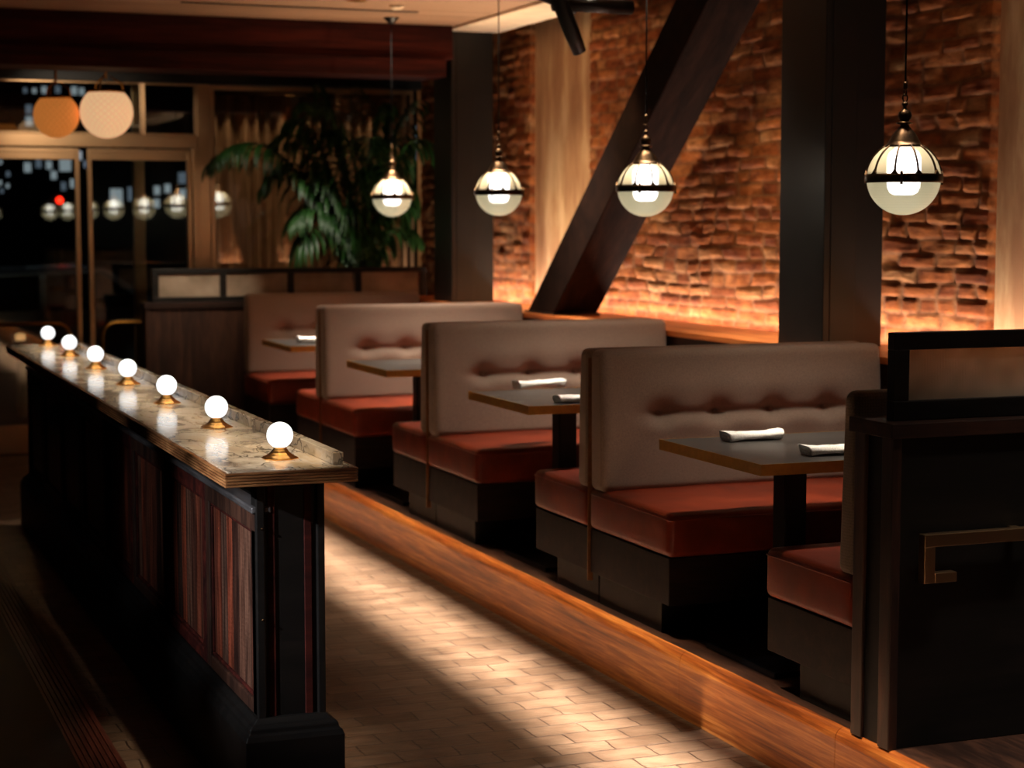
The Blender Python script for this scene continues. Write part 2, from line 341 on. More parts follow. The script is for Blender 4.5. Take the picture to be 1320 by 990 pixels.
def m_shell(name, tcol, ecol, es, tf=.55, band=0):
    """lamp glass: partly clear, partly glowing diffuser"""
    m, nt, b = newmat(name)
    b.inputs['Base Color'].default_value = (*lin(tcol),1); b.inputs['Roughness'].default_value = .2
    b.inputs['Emission Color'].default_value = (*lin(ecol),1); b.inputs['Emission Strength'].default_value = es
    o = nt.nodes['Material Output']; t = N(nt,'ShaderNodeBsdfTransparent'); t.inputs[0].default_value = (.98,.96,.9,1)
    rf = N(nt,'ShaderNodeBsdfRefraction'); rf.inputs['Roughness'].default_value = .32; rf.inputs['IOR'].default_value = 1.06; rf.inputs[0].default_value = (.98,.96,.9,1)
    m0 = nt.nodes.new('ShaderNodeMixShader'); m0.inputs[0].default_value = .78; L(nt, t.outputs[0], m0.inputs[1]); L(nt, rf.outputs[0], m0.inputs[2])
    mx = nt.nodes.new('ShaderNodeMixShader'); mx.inputs[0].default_value = 1-tf
    L(nt, m0.outputs[0], mx.inputs[1]); L(nt, b.outputs[0], mx.inputs[2]); L(nt, mx.outputs[0], o.inputs[0])
    if band:
        v = coords(nt); w = N(nt,'ShaderNodeTexWave',wave_type='BANDS',bands_direction='Z'); w.inputs['Scale'].default_value = band; L(nt, v, w.inputs[0]); bump(nt, b, w.outputs[1], .5, .003)
        r = N(nt,'ShaderNodeMapRange'); r.inputs['To Min'].default_value = .8*es; r.inputs['To Max'].default_value = 1.1*es; L(nt, w.outputs[1], r.inputs[0]); L(nt, r.outputs[0], b.inputs['Emission Strength'])
    return m
M['shell_up'] = m_shell('pane_glass', (200,186,150), (214,196,156), .42, .5)
M['shell_low'] = m_shell('prismatic_glass', (200,190,156), (212,204,168), .5, .34, 60)
def m_woven(name, c, s):
    m, nt, b = newmat(name); tc = nt.nodes.new('ShaderNodeTexCoord'); se = nt.nodes.new('ShaderNodeSeparateXYZ'); L(nt, tc.outputs['Object'], se.inputs[0])
    an = N(nt,'ShaderNodeMath',operation='ARCTAN2'); L(nt, se.outputs[1], an.inputs[0]); L(nt, se.outputs[0], an.inputs[1])
    ua = N(nt,'ShaderNodeMath',operation='MULTIPLY'); L(nt, an.outputs[0], ua.inputs[0]); ua.inputs[1].default_value = 22
    outs = []
    for k in (150,-150):
        z = N(nt,'ShaderNodeMath',operation='MULTIPLY_ADD'); L(nt, se.outputs[2], z.inputs[0]); z.inputs[1].default_value = k; L(nt, ua.outputs[0], z.inputs[2])
        si = N(nt,'ShaderNodeMath',operation='SINE'); L(nt, z.outputs[0], si.inputs[0]); outs.append(si.outputs[0])
    mxx = N(nt,'ShaderNodeMath',operation='MAXIMUM'); L(nt, outs[0], mxx.inputs[0]); L(nt, outs[1], mxx.inputs[1])
    mp = N(nt,'ShaderNodeMapRange'); mp.inputs['From Min'].default_value = -1; mp.inputs['To Min'].default_value = s*1.25; mp.inputs['To Max'].default_value = s*.86
    L(nt, mxx.outputs[0], mp.inputs[0]); L(nt, mp.outputs[0], b.inputs['Emission Strength']); b.inputs['Emission Color'].default_value = (*lin(c),1); b.inputs['Base Color'].default_value = (*lin(c),1); b.inputs['Roughness'].default_value = .8
    bump(nt, b, mxx.outputs[0], .5, .004); return m
M['woven_cream'] = m_woven('woven_cream', (240,190,140), .8)
M['woven_amber'] = m_woven('woven_amber', (206,122,54), .62)
def m_leaf():
    m, nt, b = newmat('palm_leaf'); v = coords(nt); n = N(nt,'ShaderNodeTexNoise'); n.inputs['Scale'].default_value = 7; L(nt, v, n.inputs[0])
    L(nt, ramp(nt, n.outputs[0], [(.3,(20,50,20)),(.7,(54,98,42))]), b.inputs['Base Color']); b.inputs['Roughness'].default_value = .42
    b.inputs['Subsurface Weight'].default_value = 0; return m
M['leaf'] = m_leaf()
def m_curtain():
    m, nt, b = newmat('curtain_cloth'); v = coords(nt, (1,1,.05)); n = N(nt,'ShaderNodeTexNoise'); n.inputs['Scale'].default_value = 14; n.inputs['Detail'].default_value = 6; L(nt, v, n.inputs[0])
    L(nt, ramp(nt, n.outputs[0], [(.3,(112,76,48)),(.7,(160,114,76))]), b.inputs['Base Color']); b.inputs['Roughness'].default_value = .8; return m
M['curtain'] = m_curtain()

# ------------------------------------------------------------------ camera
F = 2385.; YAW = .3685; PIT = .0875; H0 = 1.827
fw = Vector((math.sin(YAW)*math.cos(PIT), math.cos(YAW)*math.cos(PIT), -math.sin(PIT)))
rt = Vector((math.cos(YAW), -math.sin(YAW), 0)); up = rt.cross(fw)
cam = bpy.data.cameras.new('camera'); co = bpy.data.objects.new('camera', cam); COL.objects.link(co)
mt = Matrix.Identity(4)
for i in range(3): mt[i][0] = rt[i]; mt[i][1] = up[i]; mt[i][2] = -fw[i]
mt[0][3], mt[1][3], mt[2][3] = 0, 0, H0
co.matrix_world = mt
cam.sensor_width = 36; cam.lens = F/1320*36; cam.clip_end = 200
cam.dof.use_dof = True; cam.dof.focus_distance = 6.0; cam.dof.aperture_fstop = 3.
bpy.context.scene.camera = co

# ------------------------------------------------------------------ levels
ZP = .242           # booth platform
ZS = .736           # seat top
ZT = 1.016          # table top
XS = 3.03           # aisle face of the benches
XL = 4.36           # front of the ledge
ZL = 1.245          # ledge top
XB = 4.92           # brick face
ZC = 3.2            # ceiling
YD = 14.9           # door glazing
P = 2.109

# ------------------------------------------------------------------ room shell
def struct(name, mb, m, **k):
    o = mb.build(name, m, **k); o['kind'] = 'structure'; return o
struct('floor', MB().box(-4,5.3,-12,14.95,-.2,0), M['floor'])
struct('floor_platform', MB().box(3.035,5.2,-2,14.9,.001,ZP), M['walnut_y'])
# rounded oak fascia of the platform, in lengths
fa = MB()
prof = [(3.0,.001),(3.0,.205),(3.004,.222),(3.012,.234),(3.024,.2415),(3.034,.243),(3.034,.001)]
cuts = [-2,2.7,4.95,6.05,8.45,10.7,12.9]
for a,b_ in zip(cuts[:-1],cuts[1:]): fa.prism(prof, a+.0012, b_-.0012, 'y')
struct('trim_1', fa, M['oak_fascia'])
ce = MB().box(-4,4.37,-12,14.9,ZC,ZC+.1)
struct('ceiling', ce, M['ceiling'])
struct('ceiling_margin', MB().box(4.375,4.76,-12,12.6,ZC-.022,ZC+.1), M['ceiling_board'], bevel=.004)
struct('ceiling_upper', MB().box(4.76,5.3,-12,14.95,3.95,4.05), M['black_wood'])
struct('wall_right_panel', MB().box(4.93,4.97,-12,5.75,0,3.95), M['black_wood'])
struct('trim_2', MB().box(4.765,4.80,-12,12.6,ZC+.0,3.95), M['black_wood'])
struct('wall_left', MB().box(-4.2,-4,-12,15,0,ZC), M['black_wood'])
struct('wall_back', MB().box(-4,5.3,-12.2,-12,0,3.9), M['black_wood'])
struct('wall_right', MB().box(4.965,5.3,-12,15.1,0,3.95), M['concrete'])

# brick skin, real relief
def hash2(i, j, s=0):
    v = np.sin(i*127.1+j*311.7+s*74.7)*43758.5453; return v-np.floor(v)
def vnoise(x, y, s=0):
    xi = np.floor(x); yi = np.floor(y); fx = x-xi; fy = y-yi; fx = fx*fx*(3-2*fx); fy = fy*fy*(3-2*fy)
    a = hash2(xi,yi,s); b = hash2(xi+1,yi,s); c = hash2(xi,yi+1,s); d = hash2(xi+1,yi+1,s)
    return (a*(1-fx)+b*fx)*(1-fy)+(c*(1-fx)+d*fx)*fy
def brick_panel(y0, y1, z0, z1, res=.011):
    ny = int((y1-y0)/res)+1; nz = int((z1-z0)/res)+1
    Y, Z = np.meshgrid(np.linspace(y0,y1,ny), np.linspace(z0,z1,nz))
    y = Y+.06*(vnoise(Y*2,Z*7,1)-.5)+.03*(vnoise(Y*7,Z*19,2)-.5)
    z = Z+.034*(vnoise(Y*1.6,Z*4,3)-.5)+.016*(vnoise(Y*6,Z*17,4)-.5)
    ch = .070; row = np.floor(z/ch)
    bl = .30; yy = y/bl+.5*(row%2)+.35*hash2(row,0*row,5)
    head = hash2(row,np.floor(yy),6) > .7                     # some bricks laid as headers
    fy = yy-np.floor(yy); bid = np.floor(yy)*2
    half = np.where(head & (fy>.5), 1, 0); bid = bid+half; fyy = np.where(head, (fy*2)%1, fy); wid = np.where(head, bl/2, bl)
    fz = z/ch-row
    dy = np.minimum(fyy,1-fyy)*wid*.55; dz = np.minimum(fz,1-fz)*ch
    d = np.minimum(dy,dz)
    edge = np.clip(d/(.010+.009*vnoise(Y*4,Z*9,7)),0,1); edge = edge*edge*(3-2*edge)
    off = hash2(row,bid,8); tone = hash2(row,bid,9)
    smear = np.clip((vnoise(Y*1.2,Z*3.1,10)-.45)*3,0,1)       # mortar smeared over the joints
    h = edge*(.006+.010*off)+.005*(vnoise(Y*11,Z*28,11)-.5)+.008*(vnoise(Y*4,Z*12,12)-.5)
    h += (1-edge)*smear*.007
    hole = (hash2(row,bid,13) > .93); h -= hole*edge*.008
    X = XB+.018-h
    m_ = (1-edge)
    tone = np.clip(tone*.75+.25*vnoise(Y*5,Z*14,14)+.1*smear,0,1)
    # fold the border back to the wall behind
    X[0,:] = 4.97; X[-1,:] = 4.97; X[:,0] = 4.97; X[:,-1] = 4.97
    v = np.stack([X,Y,Z],-1).reshape(-1,3)
    Y2 = Y.copy(); 
    i = np.arange(ny*nz).reshape(nz,ny)
    f = np.stack([i[:-1,:-1],i[1:,:-1],i[1:,1:],i[:-1,1:]],-1).reshape(-1,4)
    return v, f, tone.reshape(-1), m_.reshape(-1)
VV = []; FF = []; TT = []; MM = []; off = 0
for (a,b_) in ((6.9,11.34),(12.39,14.9)):
    v,f,t,m_ = brick_panel(a, b_, 1.18, 3.6 if a < 9 else 3.3, .011 if a<9 else .016)
    VV.append(v); FF.append(f+off); TT.append(t); MM.append(m_); off += len(v)
v = np.concatenate(VV); f = np.concatenate(FF)
me = bpy.data.meshes.new('brickwork'); me.from_pydata(v.tolist(), [], f.tolist()); me.update()
a1 = me.attributes.new('tone','FLOAT','POINT'); a1.data.foreach_set('value', np.concatenate(TT).astype('f4'))
a2 = me.attributes.new('mortar','FLOAT','POINT'); a2.data.foreach_set('value', np.concatenate(MM).astype('f4'))
me.polygons.foreach_set('use_smooth', [True]*len(f)); me.materials.append(M['brick'])
bo = bpy.data.objects.new('wall_right_brick', me); COL.objects.link(bo); bo['kind'] = 'structure'

# wainscot and ledge below the brick, with an open slot for the light strip
struct('wall_right_wainscot', MB().box(XL+.02,XL+.05,-2,13.9,ZP,ZL-.03), M['walnut_y'])
struct('trim_3', MB().box(XL,4.825,-2,13.9,ZL-.03,ZL), M['ledge_wood'], bevel=.003)
struct('trim_4', MB().box(4.60,4.895,-2,13.9,1.10,1.13), M['black_wood'])

# ------------------------------------------------------------------ steel and timber structure
def column(y0, y1, label):
    t = thing('column', label, 'column', (4.565,(y0+y1)/2,ZP), None, 0, 'structure')
    x0, x1, d = -.165, .165, (y1-y0)/2
    MB().box(x0,x0+.035,-d,d,0,3.7).box(x0+.035,x0+.17,-d,-d+.03,0,3.7).box(x0+.035,x0+.17,d-.03,d,0,3.7).box(x0+.17,x1,-d+.025,d-.025,0,3.7).build('shaft', M['steel'], t, bevel=.004)
    return t
column(7.426, 7.838, 'dark steel column between the second pendant and the nearest pendant')
column(12.6, 12.99, 'dark column carrying the end of the red timber beam')
# diagonal brace, in the plane of the columns
br = thing('diagonal_brace', 'dark diagonal timber brace leaning from the ledge up past the pendants', 'brace', (4.4,10.95,ZL), None, 0, 'structure')
b0 = (4.4, 11.12, ZL+.003); dirv = Vector((0, 8.72-10.9, 2.99-1.26)); 
def brace_poly():
    # (y,z) outline : far edge and near edge at ledge and above
    a = (11.12-10.95, .003); b = (10.69-10.95, .003)
    k = (9.0-11.12)/(3.0-1.256); top = 2.3
    return [a,b,(b[0]+k*top,top),(a[0]+k*top,top)]
MB().prism(brace_poly(), 0, .30, 'x').build('timber', M['brace_paint'], br, bevel=.006)
MB().box(-.01,.31,-.3,.2,.0005,.012).build('foot_plate', M['black_metal'], br, bevel=.002)

bm_ = thing('ceiling_beam', 'dark red timber beam crossing under the ceiling planks', 'beam', (0,12.45,ZC), None, 0, 'structure')
MB().box(-4,4.36,0,.34,-.205,-.002).box(-4,4.36,-.012,.34,-.235,-.205).build('web', M['mahogany_beam'], bm_, bevel=.003)
MB().box(-4,4.30,-.03,.37,-.36,-.235).build('lower_flange', M['mahogany_beam'], bm_, bevel=.004)
# glazing header at the doors
struct('wall_front', MB().box(-4,5.0,YD-.06,YD+.2,2.93,4.0), M['black_wood'])

# ------------------------------------------------------------------ entrance doors and windows
def frame_rect(mb, x0,x1,z0,z1,w,y0,y1, wb=None):
    wb = wb or w
    mb.box(x0,x0+w,y0,y1,z0,z1).box(x1-w,x1,y0,y1,z0,z1).box(x0+w,x1-w,y0,y1,z1-w,z1).box(x0+w,x1-w,y0,y1,z0,z0+wb); return mb
MBr = M['bronze']
def glazed_door(name, x0, x1, hx, hs):
    d = thing(name, None, None, ((x0+x1)/2,YD,0)); del_ = (x1-x0)/2
    d['kind'] = 'structure'
    frame_rect(MB(), -del_, del_, .012, 2.402, .036, -.03, .03, .22).box(-del_+.036,del_-.036,-.03,.03,2.312,2.3655).build('door_frame', MBr, d, bevel=.003)
    MB().box(-del_+.036,del_-.036,-.006,.006,.232,2.312).build('glass_pane', M['door_glass'], d)
    # bent pull: horizontal push bar turning down at the meeting stile
    hx0, hx1 = hx-(x0+x1)/2, hs-(x0+x1)/2
    s = 1 if hx1 > hx0 else -1; r = .11; pts = [(hx0,-.03,1.03),(hx0,-.085,1.03)]
    pts += [(hx1-s*r,-.085,1.03)]+[(hx1-s*r+s*r*math.sin(a),-.085,1.03-r+r*math.cos(a)) for a in (PI/8,PI/4,3*PI/8,PI/2)]+[(hx1,-.085,.48),(hx1,-.03,.48)]
    MB().tube(pts,.014,10).build('door_handle', M['brass_satin'], d)
    MB().box(-del_+.05,del_-.05,-.045,.045,.0,.0115).build('threshold', M['brass_dark'], d)
    return d
glazed_door('door_1', 1.16, 2.10, 1.25, 2.0)
glazed_door('door_2', 2.16, 2.985, 2.88, 2.25)
def window(name, x0, x1, z0, z1, w=.045, mull=()):
    d = thing(name, None, None, ((x0+x1)/2,YD,z0)); d['kind'] = 'structure'; h = (x1-x0)/2
    fr = frame_rect(MB(), -h, h, 0, z1-z0, w, -.03, .03)
    for mx in mull: fr.box(mx-(x0+x1)/2-w/2, mx-(x0+x1)/2+w/2, -.029,.029, w, z1-z0-w)
    fr.build('window_frame', MBr, d, bevel=.003)
    MB().box(-h+w,h-w,-.006,.006,w,z1-z0-w).build('window_pane', M['door_glass'], d)
    return d
struct('trim_5', MB().box(-2.2,3.03,YD-.055,YD+.05,2.412,2.512), MBr, bevel=.004)
window('window_1', -2.2, 2.60, 2.515, 2.925, .014, (.3,1.2))
window('window_2', 2.61, 3.03, 2.515, 2.925, .014)
window('window_3', .1, 1.14, .01, 2.30, .05)
window('window_4', -1.6, .08, .01, 2.30, .05)
window('window_5', 3.14, 4.86, .01, 2.92, .035, (4.78,))
struct('trim_6', MB().box(2.99,3.035,YD-.055,YD+.05,0,2.41).box(3.036,3.135,YD-.04,YD+.05,0,2.925), MBr, bevel=.004)
struct('trim_7', MB().box(2.565,2.66,YD+.25,YD+.33,0,2.92), M['bronze'], bevel=.004)
struct('baseboard_front', MB().box(-4,-1.62,YD-.05,YD+.1,0,2.92), M['black_wood'])

# curtain behind the fixed window
def curtain(x0, x1, y, z0, z1, label):
    mb = MB(); n = 220; vs = []; fs = []
    for k in range(9):
        z = z0+(z1-z0)*k/8
        for i in range(n+1):
            x = x0+(x1-x0)*i/n
            a = 2*PI*(i/n)*(x1-x0)/.11
            yy = y+.028*math.sin(a+1.3*math.sin(i*.11))+.012*math.sin(a*.43+2)+.004*math.sin(k+a)
            vs.append((x-x0,yy-y,z))
    for k in range(8):
        for i in range(n):
            q = k*(n+1)+i; fs.append((q,q+1,q+n+2,q+n+1))
    mb.add(vs, fs, True)
    t = thing('curtain', label, 'curtain', (x0,y,0))
    o = mb.build('drape', M['curtain'], t); s = o.modifiers.new('s','SOLIDIFY'); s.thickness = .003
    MB().tube([(-.05,0,z1+.02),(x1-x0+.05,0,z1+.02)],.012).build('curtain_rail', M['brass_dark'], t)
    return t
curtain(3.16, 4.84, YD+.22, .02, 2.86, 'brown pleated floor-length curtain behind the palm and the fixed window')

# ------------------------------------------------------------------ booth benches
BTN = [.27,.53,.79,1.05]        # distance of the tuft buttons from the aisle edge
def back_fn(y_face, sgn, ztuft, x0):
    def fn(p):
        q = p.copy()
        # recline: the foot of the cushion is fuller
        t = (p.z-ZS)/(1.30-ZS)
        if (p.y-y_face)*sgn > -.055:
            w = 1-min(1,abs(p.y-y_face)/.055)
            out = .012*math.sin(PI*min(1,max(0,t)))
            dx = p.x-x0
            fall = 1.
            edge = max(0,min(1,(dx-.12)/.12))*max(0,min(1,(1.28-dx)/.12))
            crease = -.015*math.exp(-((p.z-ztuft)/.02)**2)*edge
            # roll of the upper half hangs over the tuft line
            over = (.012*math.exp(-((p.z-ztuft-.10)/.07)**2)+.008*math.exp(-((p.z-ztuft+.05)/.035)**2))*edge
            b = 0
            for x in BTN:
                d2 = ((dx-x)/.05)**2+((p.z-ztuft)/.042)**2
                b -= .036*math.exp(-d2)+.014*math.exp(-((dx-x)/.09)**2-((p.z-ztuft-.03)/.09)**2)
            q.y += sgn*w*(out+crease+over+b)
        return q
    return fn
def half_bench(t, sgn, yb, depth, thick, xw, near=True, buttons=True, mat='fabric', x1=None):
    """one seat; yb is its back line, sgn=-1 sits towards the camera side"""
    x0 = 0.; x1 = xw; ys = yb+sgn*depth
    ya, yc = sorted((yb+sgn*.002, ys))
    def sf(p):
        q = p.copy()
        cx = (p.x-x0)/(x1-x0); cy = (p.y-ya)/(yc-ya)
        if p.z > ZS-ZP-.1: q.z += .012*math.sin(PI*min(1,max(0,cx)))**.5*math.sin(PI*min(1,max(0,cy)))**.5-.006 + .003*mnoise.noise(Vector((p.x*5,p.y*5+yb,1)))
        return q
    c = MB().rbox(x0,x1,ya,yc,.318,ZS-ZP,.028,(26,12,3),sf).build('seat_cushion', M['leather'], t)
    # welts
    e = .012; zt_ = ZS-ZP-.03; pts = [(x0-.0005+0,yb+sgn*.01,zt_)]
    front = ys; yy = [yb+sgn*(.02+(depth-.05)*k/6) for k in range(7)]
    pts = [(x0+.002,y,zt_) for y in yy]+[(x0+.004,front-sgn*.01,zt_),(x0+.012,front-sgn*.003,zt_)]+[(x0+.03+(x1-x0-.05)*k/8,front-sgn*.001,zt_) for k in range(9)]
    MB().tube(pts,.0035,6).build('piping', M['leather'], c)
    by0, by1 = sorted((yb+sgn*.002, ys-sgn*.012)); 
    MB().box(x0+.008,x1,by0,by1,.135,.318).build('seat_base', M['base_wood'], t, bevel=.003)
    ky0, ky1 = sorted((yb+sgn*.002, ys-sgn*.16))
    MB().box(x0+.05,x1,ky0,ky1,0,.135).build('kick_plinth', M['black_wood'], t, bevel=.002)
    # backrest cushion
    f = yb+sgn*thick; b0_, b1_ = sorted((yb+sgn*.006, f))
    zt0 = 1.04-ZP
    fn0 = back_fn(f, sgn, 1.04, x0)
    def fn(p):
        P_ = Vector((p.x,p.y,p.z+ZP)); q = fn0(P_) if buttons else P_
        # the top tapers a little and the end panels are rounded
        tt = (q.z-ZS)/(1.30-ZS); q.y -= sgn*.028*max(0,tt)*abs((q.y-yb)/(f-yb)) if abs(f-yb)>0 else 0
        q.z -= ZP; return q
    bk = MB().rbox(x0,x1,b0_,b1_,ZS-ZP-.012,1.305-ZP,.032,(74,2,40),fn).build('backrest', M[mat], t)
    if buttons:
        for bx in BTN:
            MB().lathe([(0,-.004),(.008,-.003),(.013,0),(.012,.003),(0,.006)],14).build('button', M[mat], bk, loc=(x0+bx, f-sgn*.054, zt0)).rotation_euler = (PI/2*-sgn*-1,0,0)
    return c
BY = 6.965
def bench(k, label, near=True, far=True, buttons=True, mat='fabric', sh=.008, dp=.61, th=.12):
    t = thing('booth_bench', label, 'bench', (XS,BY+k*P,ZP), 'back-to-back booth benches along the brick wall')
    if near: half_bench(t, -1, 0, .755, .145, XL-XS-.008, True, buttons, mat)
    if far: half_bench(t, 1, sh, dp, th, XL-XS-.008, False, buttons, mat)
    if near and far: MB().box(-.003,.02,.0,.006,.10,1.27-ZP).build('edge_strip', M['strip_brass'], t)
    return t
b0 = bench(0, 'beige tufted booth bench with brown leather seats, between the nearest table and the second table')
dup(b0, (XS,BY+P,ZP), 'beige tufted booth bench behind the second table, beside the second pendant')
dup(b0, (XS,BY+2*P,ZP), 'beige tufted booth bench behind the third table, two before the glazed divider')
bench(3, 'beige tufted booth bench farthest along, its back against the far divider', far=False)
bench(-1, 'knit-backed half bench with brown leather seat, facing away behind the near divider', near=False, buttons=False, mat='fabric_knit', sh=.05, dp=.565, th=.105)

# ------------------------------------------------------------------ tables
def table(k, label):
    y0, y1 = 5.43+k*P, 6.215+k*P; cy = (y0+y1)/2
    t = thing('booth_table', label, 'table', (2.99,cy,ZP), 'dark tables standing between the benches'); h = (y1-y0)/2; W = 1.24; z1 = ZT-ZP
    MB().box(.003,W-.003,-h+.003,h-.003,z1-.036,z1).build('table_top', M['slate'], t, bevel=.001)
    e = MB(); e.box(0,.003,-h,h,z1-.038,z1+.0008).box(W-.003,W,-h,h,z1-.038,z1+.0008).box(.003,W-.003,-h,-h+.003,z1-.038,z1+.0008).box(.003,W-.003,h-.003,h,z1-.038,z1+.0008)
    e.build('brass_edge', M['table_edge'], t)
    for cx in (.335, .98):
        MB().box(cx-.045,cx+.045,-.045,.045,.022,z1-.05).build('pedestal', M['black_metal'], t, bevel=.006)
        MB().box(cx-.16,cx+.16,-.16,.16,z1-.05,z1-.037).build('mounting_plate', M['black_metal'], t, bevel=.002)
        MB().box(cx-.2,cx+.2,-.26,.26,.0005,.022).build('base_plate', M['black_metal'], t, bevel=.004)
    return t
t0 = table(0, '')
t0['label'] = 'dark brass-edged table nearest, with two white napkins, before the near divider'
for k,lb in ((1,'dark brass-edged second table, with two napkins, beneath the second pendant'),(2,'dark brass-edged table without any napkin in view, third along'),(3,'dark brass-edged table farthest away, with one napkin, in front of the last bench')):
    dup(t0, (2.99,t0.location.y+k*P,ZP), lb)

# napkins: cloth folded and rolled, open ends show the folds
def napkin(p, ang, ln, wd, ht, label, seed):
    rr = random.Random(seed); t = thing('folded_napkin', label, 'napkin', p, 'white napkins on the booth tables', ang)
    prof = []
    n = 40
    vs = []; fs = []; m = 26
    for i in range(m+1):
        u = -1+2*i/m; x = u*ln/2
        sag = 1-.22*math.sin(PI*(u+1)/2)+.05*math.sin(u*7+seed); 
        if abs(u) > .93: sag *= 1.0+.08*(abs(u)-.93)/.07
        for j in range(n):
            a = 2*PI*j/n; c_, s_ = math.cos(a), math.sin(a)
            yy = wd/2*math.copysign(abs(c_)**.55,c_)*(1+.05*math.sin(u*5+seed)); zz = ht/2+ht/2*sag*math.copysign(abs(s_)**.7,s_)
            fold = .0016*math.sin(3*a+u*2+seed)+.0022*mnoise.noise(Vector((x*40,math.cos(a)*2,seed)))
            skew = .006*math.sin(u*2.4+seed)
            vs.append((x+.006*s_*(1 if u>0 else -1)*(abs(u)>.9), yy+skew+fold, max(.0006, zz+fold*1.2)))
    for i in range(m):
        for j in range(n):
            k_ = (j+1)%n; fs.append((i*n+j,i*n+k_,(i+1)*n+k_,(i+1)*n+j))
    # ends pushed in so the layered edges read as a rim
    for e,base in ((0,0),(1,m*n)):
        o = len(vs); c = Vector((0,0,0))
        ring = [Vector(vs[base+j]) for j in range(n)]
        c = sum(ring, Vector())/n
        for sc_,dp in ((.86,.001),(.80,.005)):
            for r_ in ring: q = c+(r_-c)*sc_; vs.append((q.x+(dp if e==0 else -dp), q.y, max(.001,q.z)))
        rows = [list(range(base,base+n)), list(range(o,o+n)), list(range(o+n,o+2*n))]
        for a_,b_ in zip(rows[:-1],rows[1:]):
            for j in range(n):
                k_ = (j+1)%n; q = (a_[j],a_[k_],b_[k_],b_[j]); fs.append(q if e else q[::-1])
        fs.append(rows[-1] if e else rows[-1][::-1])
        # inner layer of the roll
    MB().add(vs, fs, True).build('cloth', M['napkin'], t)
    for s_ in (-1,1):
        inner = MB()
        x_a, x_b = s_*(ln/2-.035), s_*(ln/2-.002)
        inner.rbox(min(x_a,x_b),max(x_a,x_b),-wd*.30,wd*.27,ht*.26,ht*.52,.0035,(2,3,1))
        inner.build('inner_fold', M['napkin'], t)
    return t
zn = ZT+.001
napkin((3.30,6.07,zn), -.02, .225, .085, .036, 'white rolled napkin on the nearest table, lying farther from the near divider', 1)
napkin((3.375,5.59,zn), -.10, .24, .10, .034, 'white napkin on the nearest table, lying closest to the near divider', 2)
napkin((3.375,8.37,zn), .18, .26, .075, .040, 'white rolled napkin lying alone toward the tufted back on the second table', 3)
napkin((3.285,7.64,zn), .05, .24, .09, .034, 'white flat napkin at the near edge of the second table, partly behind the bench back', 4)
napkin((3.21,12.1,zn), 0, .16, .08, .04, 'white napkin on the farthest table', 5)

# ------------------------------------------------------------------ bar-height partition with marble top
CY0, CY1 = 5.35, 11.42
pt = thing('bar_partition', 'long panelled partition with a marble top and ribbed wooden edge', 'partition', (1.36,CY0,0))
O = (1.36, CY0)
def bx(mb, x0,x1,y0,y1,z0,z1): return mb.box(x0-O[0],x1-O[0],y0-O[1],y1-O[1],z0,z1)
bx(MB(), 1.168,1.555,CY0+.002,CY1,1.078,1.0903).build('marble_top', M['marble'], pt, bevel=.001)
rb = MB(); bx(rb, 1.170,1.553,CY0+.004,CY1-.002,1.046,1.078)
for i in range(5):
    z0 = 1.045+i*.0089
    for (a_,b_,c_,d_) in ((1.158,1.1675,CY0-.008,CY1),(1.5555,1.565,CY0-.008,CY1),(1.1675,1.5555,CY0-.008,CY0+.0015)): bx(rb, a_,b_,c_,d_,z0,z0+.0066)
    if i < 4: bx(rb, 1.163,1.560,CY0-.003,CY0+.003,z0+.006,z0+.0092); bx(rb, 1.163,1.168,CY0+.003,CY1,z0+.006,z0+.0092)
rb.build('ribbed_edge', M['trim_ribbed'], pt, bevel=.0008)
for i in range(7): bx(MB(), 1.31,1.45,CY0+1.15+.78*i,CY0+1.25+.78*i,.965,1.046).build('top_support', M['black_wood'], pt)
bx(MB(), 1.503,1.537,CY0+.055,CY1,1.0905,1.128).build('marble_upstand', M['marble'], pt, bevel=.003)
bx(MB(), 1.335,1.478,CY0+.115,CY1-.06,.30,.965).build('core', M['black_wood'], pt)
# end face: two posts and recessed board with reddish inlays
ef = MB(); bx(ef, 1.272,1.300,CY0+.095,CY0+.16,.30,1.044); bx(ef, 1.462,1.487,CY0+.095,CY0+.16,.30,1.044); ef.build('end_post', M['black_wood'], pt, bevel=.004)
ep = MB(); bx(ep, 1.300,1.462,CY0+.108,CY0+.16,.30,1.044); ep.build('end_board', M['black_wood'], pt)
ei = MB(); bx(ei, 1.310,1.333,CY0+.104,CY0+.12,.31,1.04); bx(ei, 1.424,1.448,CY0+.104,CY0+.12,.31,1.04); ei.build('end_inlay', M['mahogany_beam'], pt, bevel=.002)
for sx in (1.267,):
    for z in (.62,.90): MB().lathe([(.004,0),(.004,.003),(0,.005)],10).build('stud', M['brass_dark'], pt, loc=(1.290-O[0],.0935,z)).rotation_euler = (PI/2,0,0)
